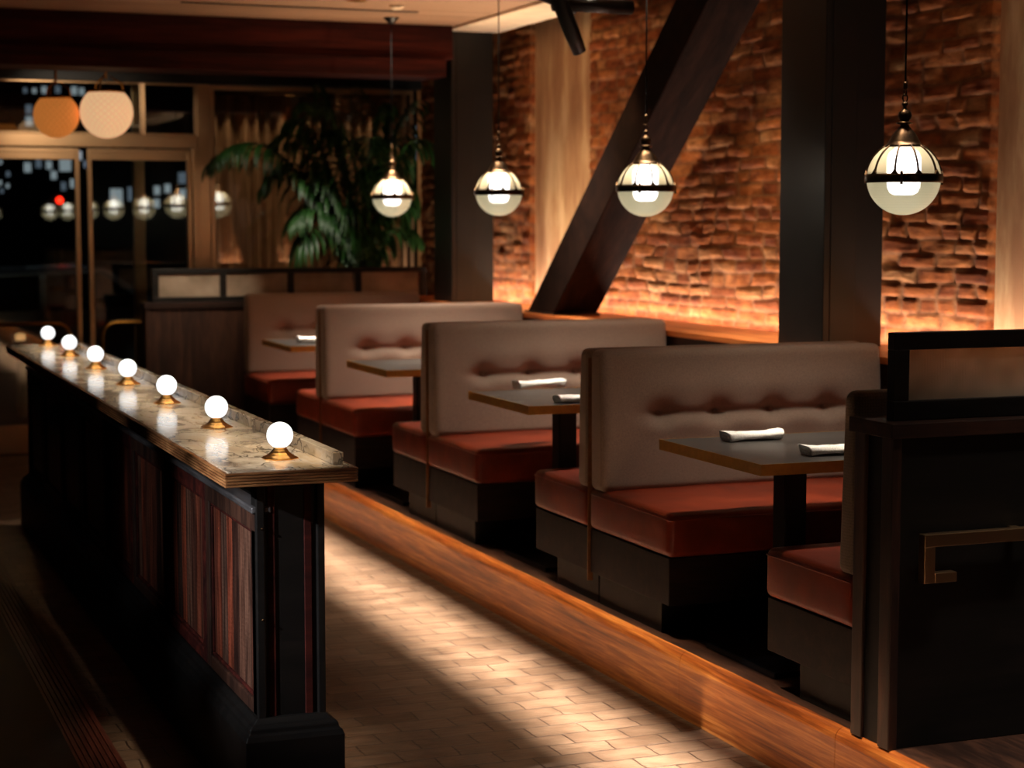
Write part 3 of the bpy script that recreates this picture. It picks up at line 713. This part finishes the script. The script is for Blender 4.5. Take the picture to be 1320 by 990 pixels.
# panels along the seating-hall side
ys_ = [5.452+.745*i for i in range(9)]; ys_[-1] = CY1-.03
for side, xa in ((-1,1.272),(1,1.484)):
    for i in range(8):
        a, b_ = ys_[i]+.004+(.06 if side > 0 and i == 0 else 0), ys_[i+1]-.004
        fr = MB(); w = .052
        xo, xi = (xa, xa+.03) if side < 0 else (xa-.03, xa)
        bx(fr, xo,xi,a,a+w,.315,.93); bx(fr, xo,xi,b_-w,b_,.315,.93); bx(fr, xo,xi,a+w,b_-w,.315,.36); bx(fr, xo-.0005,xi,a,b_,.885,.945)
        pf = fr.build('panel_frame', M['mahogany_beam'] if i%2 else M['walnut_z'], pt, bevel=.006, seg=3)
        md = MB(); xm0, xm1 = (xo+.008,xo+.02) if side < 0 else (xi-.02,xi-.008)
        for z0,z1,ya,yb in ((.36,.372,a+w,b_-w),(.873,.885,a+w,b_-w),(.372,.873,a+w,a+w+.012),(.372,.873,b_-w-.012,b_-w)): bx(md, xm0,xm1,ya,yb,z0,z1)
        md.build('bead', M['mahogany_beam'], pf, bevel=.004)
        q = MB(); xp0, xp1 = (xo+.016,xo+.032) if side < 0 else (xi-.032,xi-.016)
        bx(q, xp0,xp1,a+w-.004,b_-w+.004,.36,.885); q.build('plank_infill', M['infill'], pf)
    cap = MB(); xo, xi = (xa-.012, xa+.05) if side < 0 else (xa-.05, xa)
    bx(cap, xo,xi,CY0+(.1 if side < 0 else .17),CY1-.03,.945,.967); cap.build('cap_rail', M['aged_rail'], pt, bevel=.006, seg=3)
# moulded plinth all round
pl = MB()
prof2 = [(0,0),(.0,.255),(.006,.27),(.014,.276),(.016,.29),(.024,.298),(.032,.302),(.045,.316)]
x0,x1,y0,y1 = 1.222,1.532,CY0+.045,CY1+.01
prev = None; vs = []; fs = []
for k,(ins,z) in enumerate(prof2):
    for (xx,yy) in ((x0+ins,y0+ins),(x1-ins,y0+ins),(x1-ins,y1-ins),(x0+ins,y1-ins)): vs.append((xx-O[0],yy-O[1],z))
    if k:
        for i in range(4): j=(i+1)%4; fs.append(((k-1)*4+i,(k-1)*4+j,k*4+j,k*4+i))
n_ = len(prof2); fs.append((3,2,1,0)); fs.append(tuple((n_-1)*4+i for i in range(4)))
pl.add(vs, fs).build('plinth', M['black_wood'], pt, bevel=.003)

# globe lamps on the marble
def globe_lamp(y, label):
    t = thing('globe_lamp', label, 'lamp', (1.39,y,1.0905), 'small globe lamps along the marble top')
    n = 8; MB().lathe([(.058,0),(.0585,.003),(.054,.006),(.042,.012),(.031,.020),(.0235,.029),(.019,.036),(.0185,.038)],8,smooth=False,phase=PI/8).build('flared_base', M['brass_warm'], t, bevel=.0008)
    s = MB(); pr = [(.0415*math.sin(PI*i/24), -.0415*math.cos(PI*i/24)) for i in range(25)]
    s.lathe(pr, 36, (0,0,.0735)); s.build('glass_globe', M['globe'], t)
    return t
ly = [5.61,6.545,7.50,8.45,9.42,10.37,11.30]
lab = ['brass globe lamp at the near end of the marble top','brass globe lamp second from the near end of the marble top','brass globe lamp third from the near end of the marble top','brass globe lamp in the middle of the marble row','brass globe lamp third from the far end of the marble top','brass globe lamp second from the far end of the marble top','brass globe lamp at the far end of the marble top']
g0 = globe_lamp(ly[0], lab[0])
for y,lb in zip(ly[1:],lab[1:]): dup(g0, (1.39,y,1.0905), lb)

# ------------------------------------------------------------------ pendants
def pendant(p, label):
    t = thing('globe_pendant', label, 'pendant lamp', p, 'globe pendants over the booths')
    r = .134
    MB().lathe([(r*math.cos(a),r*math.sin(a)) for a in [math.radians(d) for d in range(6,63,4)]],40).build('upper_glass', M['shell_up'], t)
    lo = [(r*math.sin(math.radians(d)),-r*math.cos(math.radians(d))) for d in range(0,85,4)]
    MB().lathe(lo,40).build('lower_glass', M['shell_low'], t)
    band = MB().lathe([(.1335,-.016),(.141,-.016),(.1425,-.008),(.1425,.008),(.141,.016),(.1335,.016)],48)
    bd = band.build('band', M['brass_cap'], t)
    for a in (0,PI*.62,PI*1.3):
        hg = MB(); c = (.145*math.cos(a-2.2),.145*math.sin(a-2.2)); hg.lathe([(.004,-.024),(.0065,-.02),(.004,-.016),(.005,.016),(.0065,.02),(.003,.025)],10,(c[0],c[1],0)); hg.build('hinge', M['brass_dark'], bd)
    nb = 10; cam_ = MB()
    for i in range(nb):
        a = 2*PI*i/nb+.13; pts = [(1.012*r*math.cos(math.radians(d))*math.cos(a),1.012*r*math.cos(math.radians(d))*math.sin(a),1.012*r*math.sin(math.radians(d))) for d in range(6,64,4)]
        cam_.tube(pts,[.0058-.0014*min(1,k/3) for k in range(len(pts))],6)
        # pointed tab where the came meets the band
        rr_ = .1385; tan = Vector((-math.sin(a),math.cos(a),0)); rad = Vector((math.cos(a),math.sin(a),0))
        q = [rad*rr_+tan*.014+Vector((0,0,.014)), rad*rr_-tan*.014+Vector((0,0,.014)), rad*(rr_-.004)+Vector((0,0,.033))]
        v6 = [x+rad*.003 for x in q]+[x-rad*.003 for x in q]; cam_.add(v6,[(0,2,1),(3,4,5),(0,1,4,3),(1,2,5,4),(2,0,3,5)])
    cam_.build('glazing_bar', M['brass_cap'], t)
    cp = MB().lathe([(.068,.112),(.071,.116),(.070,.121),(.064,.123),(.056,.136),(.044,.158),(.033,.172),(.022,.184),(.016,.192),(.018,.196),(.030,.199),(.031,.203),(.020,.207),(.010,.210),(.0,.211)],36)
    cp.build('cap', M['brass_cap'], t)
    MB().lathe([(0,.2),(.012,.206),(.022,.215),(.0255,.228),(.022,.241),(.011,.250),(.007,.256),(.007,.262),(.012,.268),(.012,.273),(.006,.278),(0,.279)],24).build('ball_finial', M['brass_cap'], t)
    lk = MB(); lk.tube([(.0+.010*math.cos(a),0,.292+.014*math.sin(a)) for a in [2*PI*i/14 for i in range(14)]],.003,6,closed=True); lk.tube([(0,.008*math.cos(a),.313+.013*math.sin(a)) for a in [2*PI*i/14 for i in range(14)]],.003,6,closed=True)
    lk.lathe([(.003,.322),(.008,.326),(.008,.345),(.003,.352)],14); lk.build('chain_link', M['brass_cap'], t)
    top = ZC-p[2] if isinstance(p,(tuple,list)) else 1.2
    MB().tube([(0,0,.345),(0,0,top-.05)],.0035,8).build('cord', M['cord'], t)
    MB().lathe([(.0,top-.052),(.016,top-.05),(.03,top-.036),(.055,top-.012),(.058,top-.001),(0,top-.0005)],28).build('ceiling_canopy', M['black_metal'], t)
    MB().lathe([(0,-.058),(.035,-.056),(.048,-.048),(.056,-.03),(.058,0),(.058,.07),(.05,.09),(.03,.105),(.02,.112),(0,.113)],24).build('bulb', M['bulb'], t)
    return t
M['bulb'] = emis('pendant_bulb', (250,248,250), 8.)
pp = [(3.8,5.852),(3.8,8.069),(3.8,10.053),(3.8,12.107)]
plab = ['round leaded glass pendant nearest, in front of the dark brick by the steel column','round leaded glass pendant in front of the diagonal brace','round leaded glass pendant in front of the far dark column','round leaded glass pendant farthest away, in front of the palm']
p0 = pendant((3.8,5.852,1.985), plab[0])
for (x,y),lb in zip(pp[1:],plab[1:]): dup(p0, (x,y,1.985 if y<9 else 1.995), lb)
# the row goes on past the camera; it is seen mirrored in the entrance glazing
for y in (3.72,1.55,-.5): dup(p0, (3.8,y,1.985), 'round leaded glass pendant seen only mirrored in the entrance glass')
for x,y in ((3.6,-7.2),(3.1,-7.2),(2.75,-7.2),(1.9,-7.2),(2.05,-8.9),(1.2,-8.9)): dup(p0, (x,y,1.985), 'round leaded glass pendant seen only mirrored in the entrance glass')

# woven globe lamps by the door
def woven(p, r, mat, label):
    t = thing('woven_lamp', label, 'ceiling lamp', p)
    pr = [(r*math.sin(math.radians(d)),-r*math.cos(math.radians(d))) for d in range(0,142,6)]
    MB().lathe(pr,40).build('woven_shade', M[mat], t)
    rr_ = r*math.sin(math.radians(138)); zz = -r*math.cos(math.radians(138))
    MB().lathe([(rr_-.012,zz-.005),(rr_+.006,zz-.004),(rr_+.006,zz+.012),(rr_-.012,zz+.012),(rr_-.012,zz-.005)],36).build('brass_ring', M['brass_satin'], t)
    hk = MB()
    for a in (0,2.1,4.2): hk.tube([(rr_*math.cos(a),rr_*math.sin(a),zz+.005),(rr_*.9*math.cos(a),rr_*.9*math.sin(a),zz+.06),(.03*math.cos(a),.03*math.sin(a),zz+.11)],.005,8)
    hk.build('hanger', M['brass_satin'], t)
    MB().tube([(0,0,zz+.09),(0,0,ZC-p[2]-.0)],.010,8).build('stem', M['brass_dark'], t)
    return t
woven((2.02,12.96,2.577), .18, 'woven_cream', 'large cream woven globe lamp hanging in front of the entrance transom')
woven((1.70,13.1,2.556), .155, 'woven_amber', 'smaller amber woven globe lamp hanging beside the cream one')

# ceiling fittings
t = thing('recessed_downlight', 'small lit recessed downlight in the plank ceiling', 'downlight', (3.305,11.24,ZC))
MB().lathe([(.055,-.004),(.062,-.004),(.063,-.0005),(.055,-.0005)],28).build('bezel', M['brass_satin'], t)
MB().lathe([(0,-.003),(.054,-.003),(.054,-.0006),(0,-.0006)],28).build('lens', emis('downlight_lens',(255,240,220),3.), t)
t = thing('smoke_detector', 'small dark round detector on the plank ceiling', 'detector', (3.62,11.42,ZC))
MB().lathe([(0,-.028),(.03,-.026),(.045,-.014),(.05,-.0006),(0,-.0005)],28).build('housing', M['ceiling_board'], t)
t = thing('linear_vent', 'thin dark slot vent in the plank ceiling beside the beam', 'vent', (3.2,11.72,ZC))
MB().box(-.9,.66,-.02,.02,-.006,-.0005).build('slot', M['black_metal'], t)
# black spotlight hanging from a track above the second table
t = thing('track_spotlight', 'black cylindrical spotlight angled down from a black ceiling track', 'spotlight', (3.72,8.5,2.86))
def dirtube(mb, a, b, r0, n=20, prof=None):
    mb.tube([a,b], r0, n); return mb
MB().tube([(-.42,-.15,.42),(-.11,.03,-.10),(-.055,.06,-.193)],[.043,.04,.034],20).build('barrel', M['black_metal'], t)
MB().tube([(-.36,-.12,.30),(-.30,0,.06),(-.16,.0,.02),(-.10,0,.0)],.018,12).build('arm', M['black_metal'], t)
MB().tube([(-.22,0,.03),(.20,0,.03)],.036,20).build('power_box', M['black_metal'], t)
MB().tube([(0,0,.03),(0,0,ZC-2.86)],.014,10).build('drop_rod', M['black_metal'], t)

# ------------------------------------------------------------------ dividers with glazed frames
def divider(x0, x1, y0, y1, zc, zt, panes, label, gm, z0=0., body_in=.025, fy=(.02,.075), pw=.052, rails=(.045,.05), frame_x0=None, bodym='black_wood'):
    t = thing('booth_divider', label, 'divider', (x0,y0,z0))
    d = y1-y0; L_ = x1-x0; zc_ = zc-z0; zt_ = zt-z0
    MB().box(0,L_,0,d,zc_-.045,zc_).build('cap_shelf', M['walnut_x'], t, bevel=.0025)
    MB().box(body_in,L_,body_in,d-body_in,0.0,zc_-.045).build('body_panel', M[bodym], t, bevel=.003)
    MB().box(body_in-.012,body_in+.02,body_in-.01,body_in+.05,0.0,zc_-.0455).box(body_in-.012,body_in+.02,d-body_in-.05,d-body_in+.01,0,zc_-.0455).build('corner_post', M['walnut_z'], t, bevel=.003)
    fx = frame_x0-x0 if frame_x0 else .05
    fr = MB(); H = zt_-zc_; fr.box(fx,L_,fy[0],fy[1],zc_+.0005,zc_+rails[1]); fr.box(fx,L_,fy[0],fy[1],zt_-rails[0],zt_)
    e = [fx]+[v-x0 for v in panes]+[L_]
    for i,v in enumerate(e):
        a = v if i == 0 else (v-pw if i == len(e)-1 else v-pw/2)
        fr.box(a,a+pw,fy[0]+.0005,fy[1]-.0005,zc_+rails[1],zt_-rails[0])
    f = fr.build('glazing_frame', M['black_wood'], t, bevel=.003)
    for i in range(len(e)-1):
        a = e[i]+(pw if i == 0 else pw/2); b = e[i+1]-(pw if i == len(e)-2 else pw/2)
        MB().box(a-.003,b+.003,(fy[0]+fy[1])/2-.003,(fy[0]+fy[1])/2+.003,zc_+rails[1]-.002,zt_-rails[0]+.002).build('glass_pane', M[gm], t)
    return t
nd = divider(3.0, 4.355, 4.655, 4.898, 1.232, 1.497, [], 'black-stained near divider with a framed glass panel and brass bracket', 'reeded', z0=ZP, frame_x0=3.045, fy=(.065,.105), pw=.054, rails=(.052,.06))
# bracket on its face: square brass bar folded back on itself
bk = MB(); X0 = 3.09-3.0; zb = -ZP; y_a, y_b = -.045, -.012
bk.box(X0,X0+.42,y_a,y_b,.865+zb,.903+zb).box(X0,X0+.038,y_a,y_b,.756+zb,.865+zb).box(X0+.038,X0+.115,y_a,y_b,.756+zb,.786+zb)
bk.build('brass_bracket', M['bronze'], nd, bevel=.002)
bk2 = MB(); bk2.box(X0+.34,X0+.37,y_b,.024,.87+zb,.9+zb); bk2.build('bracket_stud', M['bronze'], nd)
# the divider stands on the platform; its aisle end drops to a rail
divider(2.42, 4.66, 13.92, 14.12, 1.22, 1.473, [3.03,3.56,4.10], 'far brown divider with four framed glass panels in front of the entrance', 'reeded', z0=ZP+.0, frame_x0=2.49, fy=(.03,.075), pw=.05, rails=(.04,.04), bodym='walnut_z')
struct('trim_8', MB().box(2.445,3.0,13.945,14.095,.001,ZP), M['black_wood'])

# ------------------------------------------------------------------ ribbed nosing at the other side of the counter
struct('trim_9', MB().box(-3.9,.80,-3,11.0,.001,.078), M['black_wood'])
nz = MB(); nz.box(.80,.945,-3,11.0,.001,.074)
for i in range(7): nz.box(.812+i*.0185,.824+i*.0185,-3,11.0,.074,.0795)
struct('trim_10', nz, M['dark_red_wood'], bevel=.0015)

# ------------------------------------------------------------------ palm
pm = thing('palm_plant', 'tall dark green palm with drooping fronds behind the far divider', 'palm', (4.25,14.45,0.0))
MB().lathe([(.001,.0),(.15,.0),(.19,.1),(.2,.38),(.19,.42),(.17,.42),(.165,.38),(.0,.37)],28).build('pot', M['black_metal'], pm)
def frond(base, tip, sag, nl, ll, droop, seed, w=.016, fan=False):
    rr = random.Random(seed); mb = MB(); B = Vector(base); T = Vector(tip); mid = (B+T)/2+Vector((0,0,sag))
    pts = []
    for i in range(nl+1):
        u = i/nl; pts.append(B*(1-u)**2+mid*2*u*(1-u)+T*u*u)
    for i in range(3 if not fan else int(nl*.8), nl+1):
        u = i/nl; p = pts[i]; t_ = (pts[min(nl,i+1)]-pts[max(0,i-1)]).normalized()
        side = t_.cross(Vector((0,0,1))); side = side.normalized() if side.length > .01 else Vector((1,0,0))
        for s_ in (-1,1):
            Ls = ll*(.45+.75*math.sin(PI*min(1,max(.05,u*.9+.08))))*rr.uniform(.85,1.1)
            if fan:
                ang = (i-nl*.8)/(nl*.2)*1.35; d = (side*s_*math.sin(1.5-ang*.9)+t_*math.cos(1.5-ang*.9)).normalized(); Ls = ll*rr.uniform(.85,1.05)
            else: d = (side*s_*.8+t_*rr.uniform(.5,.8)+Vector((0,0,rr.uniform(-.1,.15)))).normalized()
            n = 6; prevp = p.copy(); ww = []; line = []
            q = p.copy(); dd = d.copy()
            for k in range(n+1):
                line.append(q.copy()); ww.append(w*math.sin(PI*min(.98,(.12+.86*k/n)))**.7); dd = (dd+Vector((0,0,-droop/n*(k+1)*.6))).normalized(); q = q+dd*Ls/n
            vs = []; fs = []
            for k in range(n+1):
                tt = (line[min(n,k+1)]-line[max(0,k-1)]).normalized(); wv = tt.cross(Vector((rr.uniform(-.1,.1),rr.uniform(-.1,.1),1))); wv = wv.normalized() if wv.length > .01 else side
                nrm = wv.cross(tt)
                vs += [line[k]-wv*ww[k]+nrm*ww[k]*.35, line[k], line[k]+wv*ww[k]+nrm*ww[k]*.35]
            for k in range(n): a = k*3; fs += [(a,a+1,a+4,a+3),(a+1,a+2,a+5,a+4)]
            mb.add(vs, fs, True)
    o = mb.build('frond', M['leaf'], pm)
    MB().tube([tuple(p) for p in pts],[.011*(1-.75*i/nl) for i in range(nl+1)],6).build('stalk', M['leafstem'], o)
def fl(base, tip, sag, nl, ll, droop, seed, **k):
    o = (4.25,14.45,0); frond([base[i]-o[i] for i in range(3)], [tip[i]-o[i] for i in range(3)], sag, nl, ll, droop, seed, **k)
cb = (4.25,14.45,1.15)
fl((4.22,14.45,1.2),(3.02,14.3,2.28),1.15,34,.34,1.3,1)
fl((4.25,14.45,1.2),(3.62,14.25,1.8),.75,26,.30,1.4,2)
fl((4.3,14.4,1.2),(3.75,14.15,2.75),.85,30,.34,1.2,3)
fl((4.3,14.45,1.2),(4.82,14.2,2.35),1.1,30,.34,1.2,4)
fl((4.3,14.4,1.2),(4.15,13.75,2.35),1.1,30,.33,1.2,5)
fl((4.25,14.45,1.2),(4.75,14.5,2.8),.6,30,.33,1.1,6)
fl((4.2,14.4,1.2),(3.55,14.5,2.45),1.0,30,.30,1.3,7)
fl((4.3,14.45,1.2),(4.6,14.25,1.8),.9,26,.32,1.3,8)
fl((4.25,14.45,1.2),(4.0,14.3,1.72),.9,26,.30,1.5,9)
fl((4.25,14.45,1.2),(4.25,14.65,2.9),.5,28,.34,1.1,10)
fl((4.25,14.45,1.2),(4.72,14.3,1.7),.55,22,.28,1.5,11)
fl((4.2,14.42,1.2),(3.72,14.24,1.66),.62,26,.34,1.2,12,fan=True,w=.02)
fl((4.2,14.42,1.2),(4.12,14.26,1.74),.5,26,.32,1.2,13,fan=True,w=.02)
for q,(tx,ty,tz,sg) in enumerate([(3.7,14.55,2.62,.9),(3.95,14.3,2.5,.95),(4.45,14.35,2.75,.8),(4.0,14.6,2.9,.5),(4.6,14.55,2.45,.95),(4.4,14.2,2.1,1.),(3.85,14.5,2.05,1.),(4.7,14.35,2.0,.9),(3.5,14.62,2.1,1.1)]):
    fl((4.25,14.45,1.2),(tx,ty,tz),sg,32,.36,1.2,40+q)
for i in range(5): 
    a = i*1.3; MB().tube([(.03*math.cos(a),.03*math.sin(a),.37),(.05*math.cos(a),.05*math.sin(a),.8),(.0,0,1.22)],.014,8).build('cane', M['leafstem'], pm)

# ------------------------------------------------------------------ street beyond the doors
struct('pavement', MB().box(-12,16,15.12,60,-.25,-.05), M['asphalt'])
facade = plain('facade', (26,26,30), .7, 0, .3, 3, .1, .3)
M['lit_window'] = emis('lit_window', (200,212,222), .5)
M['dim_window'] = emis('dim_window', (150,165,185), .35)
M['warm_window'] = emis('warm_window', (230,170,110), .9)
def building(x0, x1, y, h, label, wins):
    t = thing('street_building', label, 'building', ((x0+x1)/2,y,-.05)); hw = (x1-x0)/2
    MB().box(-hw,hw,0,4,0,h).box(-hw-.1,hw+.1,-.15,0,h-.3,h).build('facade', facade, t)
    for (x,z,w,hh,m) in wins:
        fr = frame_rect(MB(), x-w/2-.012,x+w/2+.012,z-.012,z+hh+.012,.012,-.04,-.001); f_ = fr.build('window', facade, t)
        MB().box(x-w/2,x+w/2,-.03,-.005,z,z+hh).build('pane', M[m], f_)
building(-1,6,30.,7.,'dark building across the street with many small pale lit windows', [(0.92,3.88,0.06,0.08,'dim_window'),(1.06,3.88,0.06,0.08,'lit_window'),(1.21,3.88,0.08,0.11,'lit_window'),(1.42,3.89,0.08,0.11,'dim_window'),(1.67,3.87,0.09,0.13,'lit_window'),(1.79,3.87,0.08,0.11,'lit_window'),(0.97,3.56,0.10,0.14,'dim_window'),(0.97,3.37,0.11,0.15,'lit_window'),(0.93,2.65,0.11,0.15,'lit_window'),(1.10,2.72,0.09,0.13,'dim_window'),(1.26,2.70,0.09,0.13,'lit_window'),(1.51,2.67,0.18,0.25,'lit_window'),(1.47,2.37,0.09,0.13,'dim_window'),(1.63,2.41,0.10,0.14,'lit_window'),(1.33,2.54,0.09,0.13,'lit_window'),(0.63,2.58,0.06,0.08,'dim_window'),(0.52,2.77,0.05,0.07,'lit_window'),(0.50,2.44,0.06,0.08,'lit_window'),(0.53,2.32,0.05,0.07,'dim_window'),(2.95,2.31,0.10,0.14,'lit_window'),(3.12,2.34,0.10,0.14,'lit_window'),(3.36,2.49,0.13,0.18,'dim_window'),(3.36,2.25,0.11,0.15,'lit_window'),(2.30,2.12,0.20,0.28,'lit_window'),(2.56,2.21,0.16,0.22,'dim_window'),(2.94,2.10,0.10,0.14,'lit_window'),(0.62,2.40,0.05,0.07,'lit_window'),(1.84,2.73,0.08,0.11,'dim_window'),(1.72,2.85,0.10,0.14,'lit_window')])
building(6.4,12,32.,9.,'tall dark building across the street to the right of the first', [(-1.7,2.3,.22,.7,'lit_window'),(-1.35,2.2,.14,.55,'dim_window'),(-.95,2.5,.3,.6,'lit_window'),(-1.5,1.6,.3,.5,'dim_window'),(1.5,3,.4,.6,'dim_window')])
# traffic light
t = thing('traffic_light', 'traffic light showing red across the street', 'traffic light', (3.63,28.,-.05))
MB().tube([(0,0,0),(0,0,2.5)],.05,12).build('pole', M['black_metal'], t)
MB().box(-.13,.13,-.16,-.0501,1.5,2.32).build('signal_head', M['black_metal'], t, bevel=.02)
MB().lathe([(0,0),(.04,.005),(.05,.02),(0,.021)],20).build('red_lens', emis('red_signal',(255,40,20),6.), t, loc=(0,-.185,2.19)).rotation_euler = (PI/2,0,0)
M['dead_lens'] = plain('dead_lens', (20,24,18), .3)
for z in (1.95,1.7): MB().lathe([(0,0),(.07,.005),(.08,.02),(0,.021)],20).build('unlit_lens', M['dead_lens'], t, loc=(0,-.185,z)).rotation_euler = (PI/2,0,0)
# parked car: side silhouette with wheels and glass
def car(x, y, label, s=1., rz=0):
    t = thing('parked_car', label, 'car', (x,y,-.05), None, rz)
    pf = [(-2.2,.35),(-2.2,.75),(-2.05,.85),(-1.35,.95),(-.75,1.38),(.55,1.42),(1.15,1.02),(2.0,.92),(2.2,.7),(2.2,.35)]
    MB().prism(pf, -.85, .85, 'y').build('body', M['car_paint'], t, bevel=.09, seg=3)
    for s_ in (-1,1):
        for q_ in ([(-1.2,.98),(-.72,1.32),(-.12,1.34),(-.12,.98)],[(-.05,.98),(-.05,1.34),(.5,1.36),(1.0,1.0)]): MB().prism(q_, s_*.852-.004, s_*.852+.004, 'y').build('side_window', M['car_glass'], t)
    for wx in (-1.4,1.35):
        for s_ in (-1,1):
            w = MB().lathe([(0,-.1),(.24,-.1),(.33,-.08),(.33,.08),(.24,.1),(0,.1)],24).build('wheel', M['black_metal'], t, loc=(wx,s_*.8,.33)); w.rotation_euler = (PI/2,0,0)
    return t
M['car_paint'] = plain('car_paint', (120,124,130), .25, .6, .5, 5, 0, .05); M['car_glass'] = plain('car_glass', (10,12,14), .08)
car(2.4, 20.0, 'grey parked car outside the entrance doors')
car(6.4, 23.5, 'grey parked car farther across the street, beyond the second door')
# bollard lights with warm tops
def bollard(x, y, z, label):
    t = thing('bollard_light', label, 'bollard light', (x,y,-.05))
    MB().lathe([(.05,0),(.05,z),(.055,z+.02),(0,z+.025)],16).build('post', M['black_metal'], t)
    MB().lathe([(.045,0),(.05,.03),(.045,.06),(0,.07)],16).build('light_head', M['warm_window'], t, loc=(0,0,z+.026))
    return t
bollard(2.30,18.2,.52,'short warm bollard light outside the left entrance door, nearest the post')
bollard(1.98,18.2,.72,'short warm bollard light outside the left entrance door, taller one')

# ------------------------------------------------------------------ lights
def area(name, loc, sx, sy, power, color, rot=(0,0,0), spread=180):
    l = bpy.data.lights.new(name,'AREA'); l.shape = 'RECTANGLE'; l.size = sx; l.size_y = sy; l.energy = power; l.color = color; l.spread = math.radians(spread)
    o = bpy.data.objects.new(name, l); COL.objects.link(o); o.location = loc; o.rotation_euler = rot; return o
def spot(name, loc, tgt, power, color, ang, blend=.6, rad=.04):
    l = bpy.data.lights.new(name,'SPOT'); l.energy = power; l.color = color; l.spot_size = math.radians(ang); l.spot_blend = blend; l.shadow_soft_size = rad
    o = bpy.data.objects.new(name, l); COL.objects.link(o); o.location = loc
    d = Vector(tgt)-Vector(loc); o.rotation_euler = d.to_track_quat('-Z','Y').to_euler(); return o
WARM = (1.,.72,.44); WW = (1.,.82,.62); AMB = (1.,.56,.24)
# LED strip in the slot behind the ledge, grazing the brick
area('led_strip', (4.842,9.9,1.215), .028, 8.6, 60, (1.,.82,.68), (PI,0,0))
# continuous linear downlight over the edge of the aisle
area('aisle_line', (2.64,5.5,ZC-.02), .03, 13.0, 108, (1.,.87,.74), (0,0,0), 11)
area('fascia_fill_line', (2.10,5.5,ZC-.03), .02, 13.0, 8.5, (1.,.80,.58), (0,math.radians(-17.5),0), 4.5)  # added tilted source, shaped to brighten the step fascia
area('aisle_line_soft', (2.50,5.5,ZC-.02), .03, 13.0, 5.5, (1.,.80,.60), (0,0,0), 21)
# added lights over each booth, no fittings, brightening backs, seats and tables
for k in range(-1,4):
    e_ = (1.2,.95,1.7,2.6,3.1)[k+1]; e2 = (.9,.7,2.6,3.,3.)[k+1]; dy = -.25 if k == 3 else 0
    area('booth_fill_area', (3.82,5.95+k*P+dy,ZC-.02), .95, .2, 11*e_, (1.,.86,.72), (0,0,0), 60)
    spot('booth_fill_spot', (3.7,6.42+k*P,ZC-.03), (3.7,6.45+k*P,.9), 30*e2, WW, 26, 1., .03)
    spot('table_fill_spot', (3.5,5.82+k*P,ZC-.03), (3.5,5.82+k*P,1.), 150, WW, 23, .7, .03)
# wall washers on the brick
for y in (8.6,9.9,11.3): spot('brick_washer', (3.5,y,ZC-.06), (4.95,y,1.55), 72, (1.,.70,.42), 60, 1., .05)
# uplight standing on the ledge washes the pilaster
for y in (11.85,): spot('ledge_uplight', (4.45,y,1.30), (4.97,y+.02,2.4), 16, (1.,.78,.5), 90, 1., .03)
spot('ceiling_fill', (4.42,11.5,1.30), (3.7,11.3,3.2), 170, WARM, 90, 1., .03)  # added unseen source that brightens the planks and ceiling margin
# added unseen spots from the hall, brightening the partition panels
for (y0_,y1_,pw_) in ((4.6,5.55,950),(5.4,6.3,320),(6.6,7.5,80)): spot('partition_fill', (-1.6,y0_,2.35), (1.27,y1_,.70), pw_, (.96,.95,1.), 17.5, 1., .04)
spot('column_fill', (2.9,7.95,3.1), (4.4,7.66,1.75), 170, WW, 26, 1., .05)  # added to brighten the column's aisle face, no fitting there
spot('palm_fill', (3.5,13.1,3.1), (3.85,14.25,1.68), 75, (1.,.95,.74), 22, .9, .04)  # added source, picks out the lower palm cluster
spot('palm_fill', (2.9,13.3,3.1), (3.30,14.3,2.22), 12, (1.,.95,.74), 26, .9, .04)  # second added source, for the upper left frond
area('curtain_fill_top', (4.0,YD+.09,2.86), 1.6, .03, 3.2, (1.,.76,.5), (0,0,0), 60)  # added between glass and curtain to brighten the folds
area('curtain_fill_floor', (3.9,YD+.11,.08), 1.4, .03, 7, (1.,.62,.36), (PI,0,0), 70)  # added from below to warm the foot of the curtain
spot('marble_fill_spot', (1.36,5.02,3.15), (1.36,5.75,1.09), 230, WW, 24, 1., .03)  # added, supplies marble light the dim globes do not cast
area('marble_fill_line', (1.36,8.7,ZC-.02), .05, 5.6, 6.5, (1.,.84,.66), (0,0,0), 12)  # added strip doing the same along the far marble
spot('divider_fill', (2.6,12.55,2.8), (2.75,13.95,1.36), 160, WW, 34, 1., .04)  # added to lift the far divider and its panes
spot('entrance_spot', (1.7,13.3,3.1), (2.2,14.9,2.3), 130, WW, 60, 1., .04)
spot('bracket_fill', (2.6,2.6,3.1), (3.2,4.6,.86), 14, WARM, 7, 1., .04)  # added narrow beam that picks out the bracket

# ------------------------------------------------------------------ world and view
w = bpy.data.worlds.new('night'); bpy.context.scene.world = w; w.use_nodes = True
w.node_tree.nodes['Background'].inputs[0].default_value = (.02,.025,.04,1); w.node_tree.nodes['Background'].inputs[1].default_value = .12
vs_ = bpy.context.scene.view_settings; vs_.view_transform = 'Standard'; vs_.look = 'None'; vs_.exposure = 0.; vs_.gamma = 1.; vs_.use_curve_mapping = False
M['globe'].node_tree.nodes['Principled BSDF'].inputs['Emission Strength'].default_value = 1.25
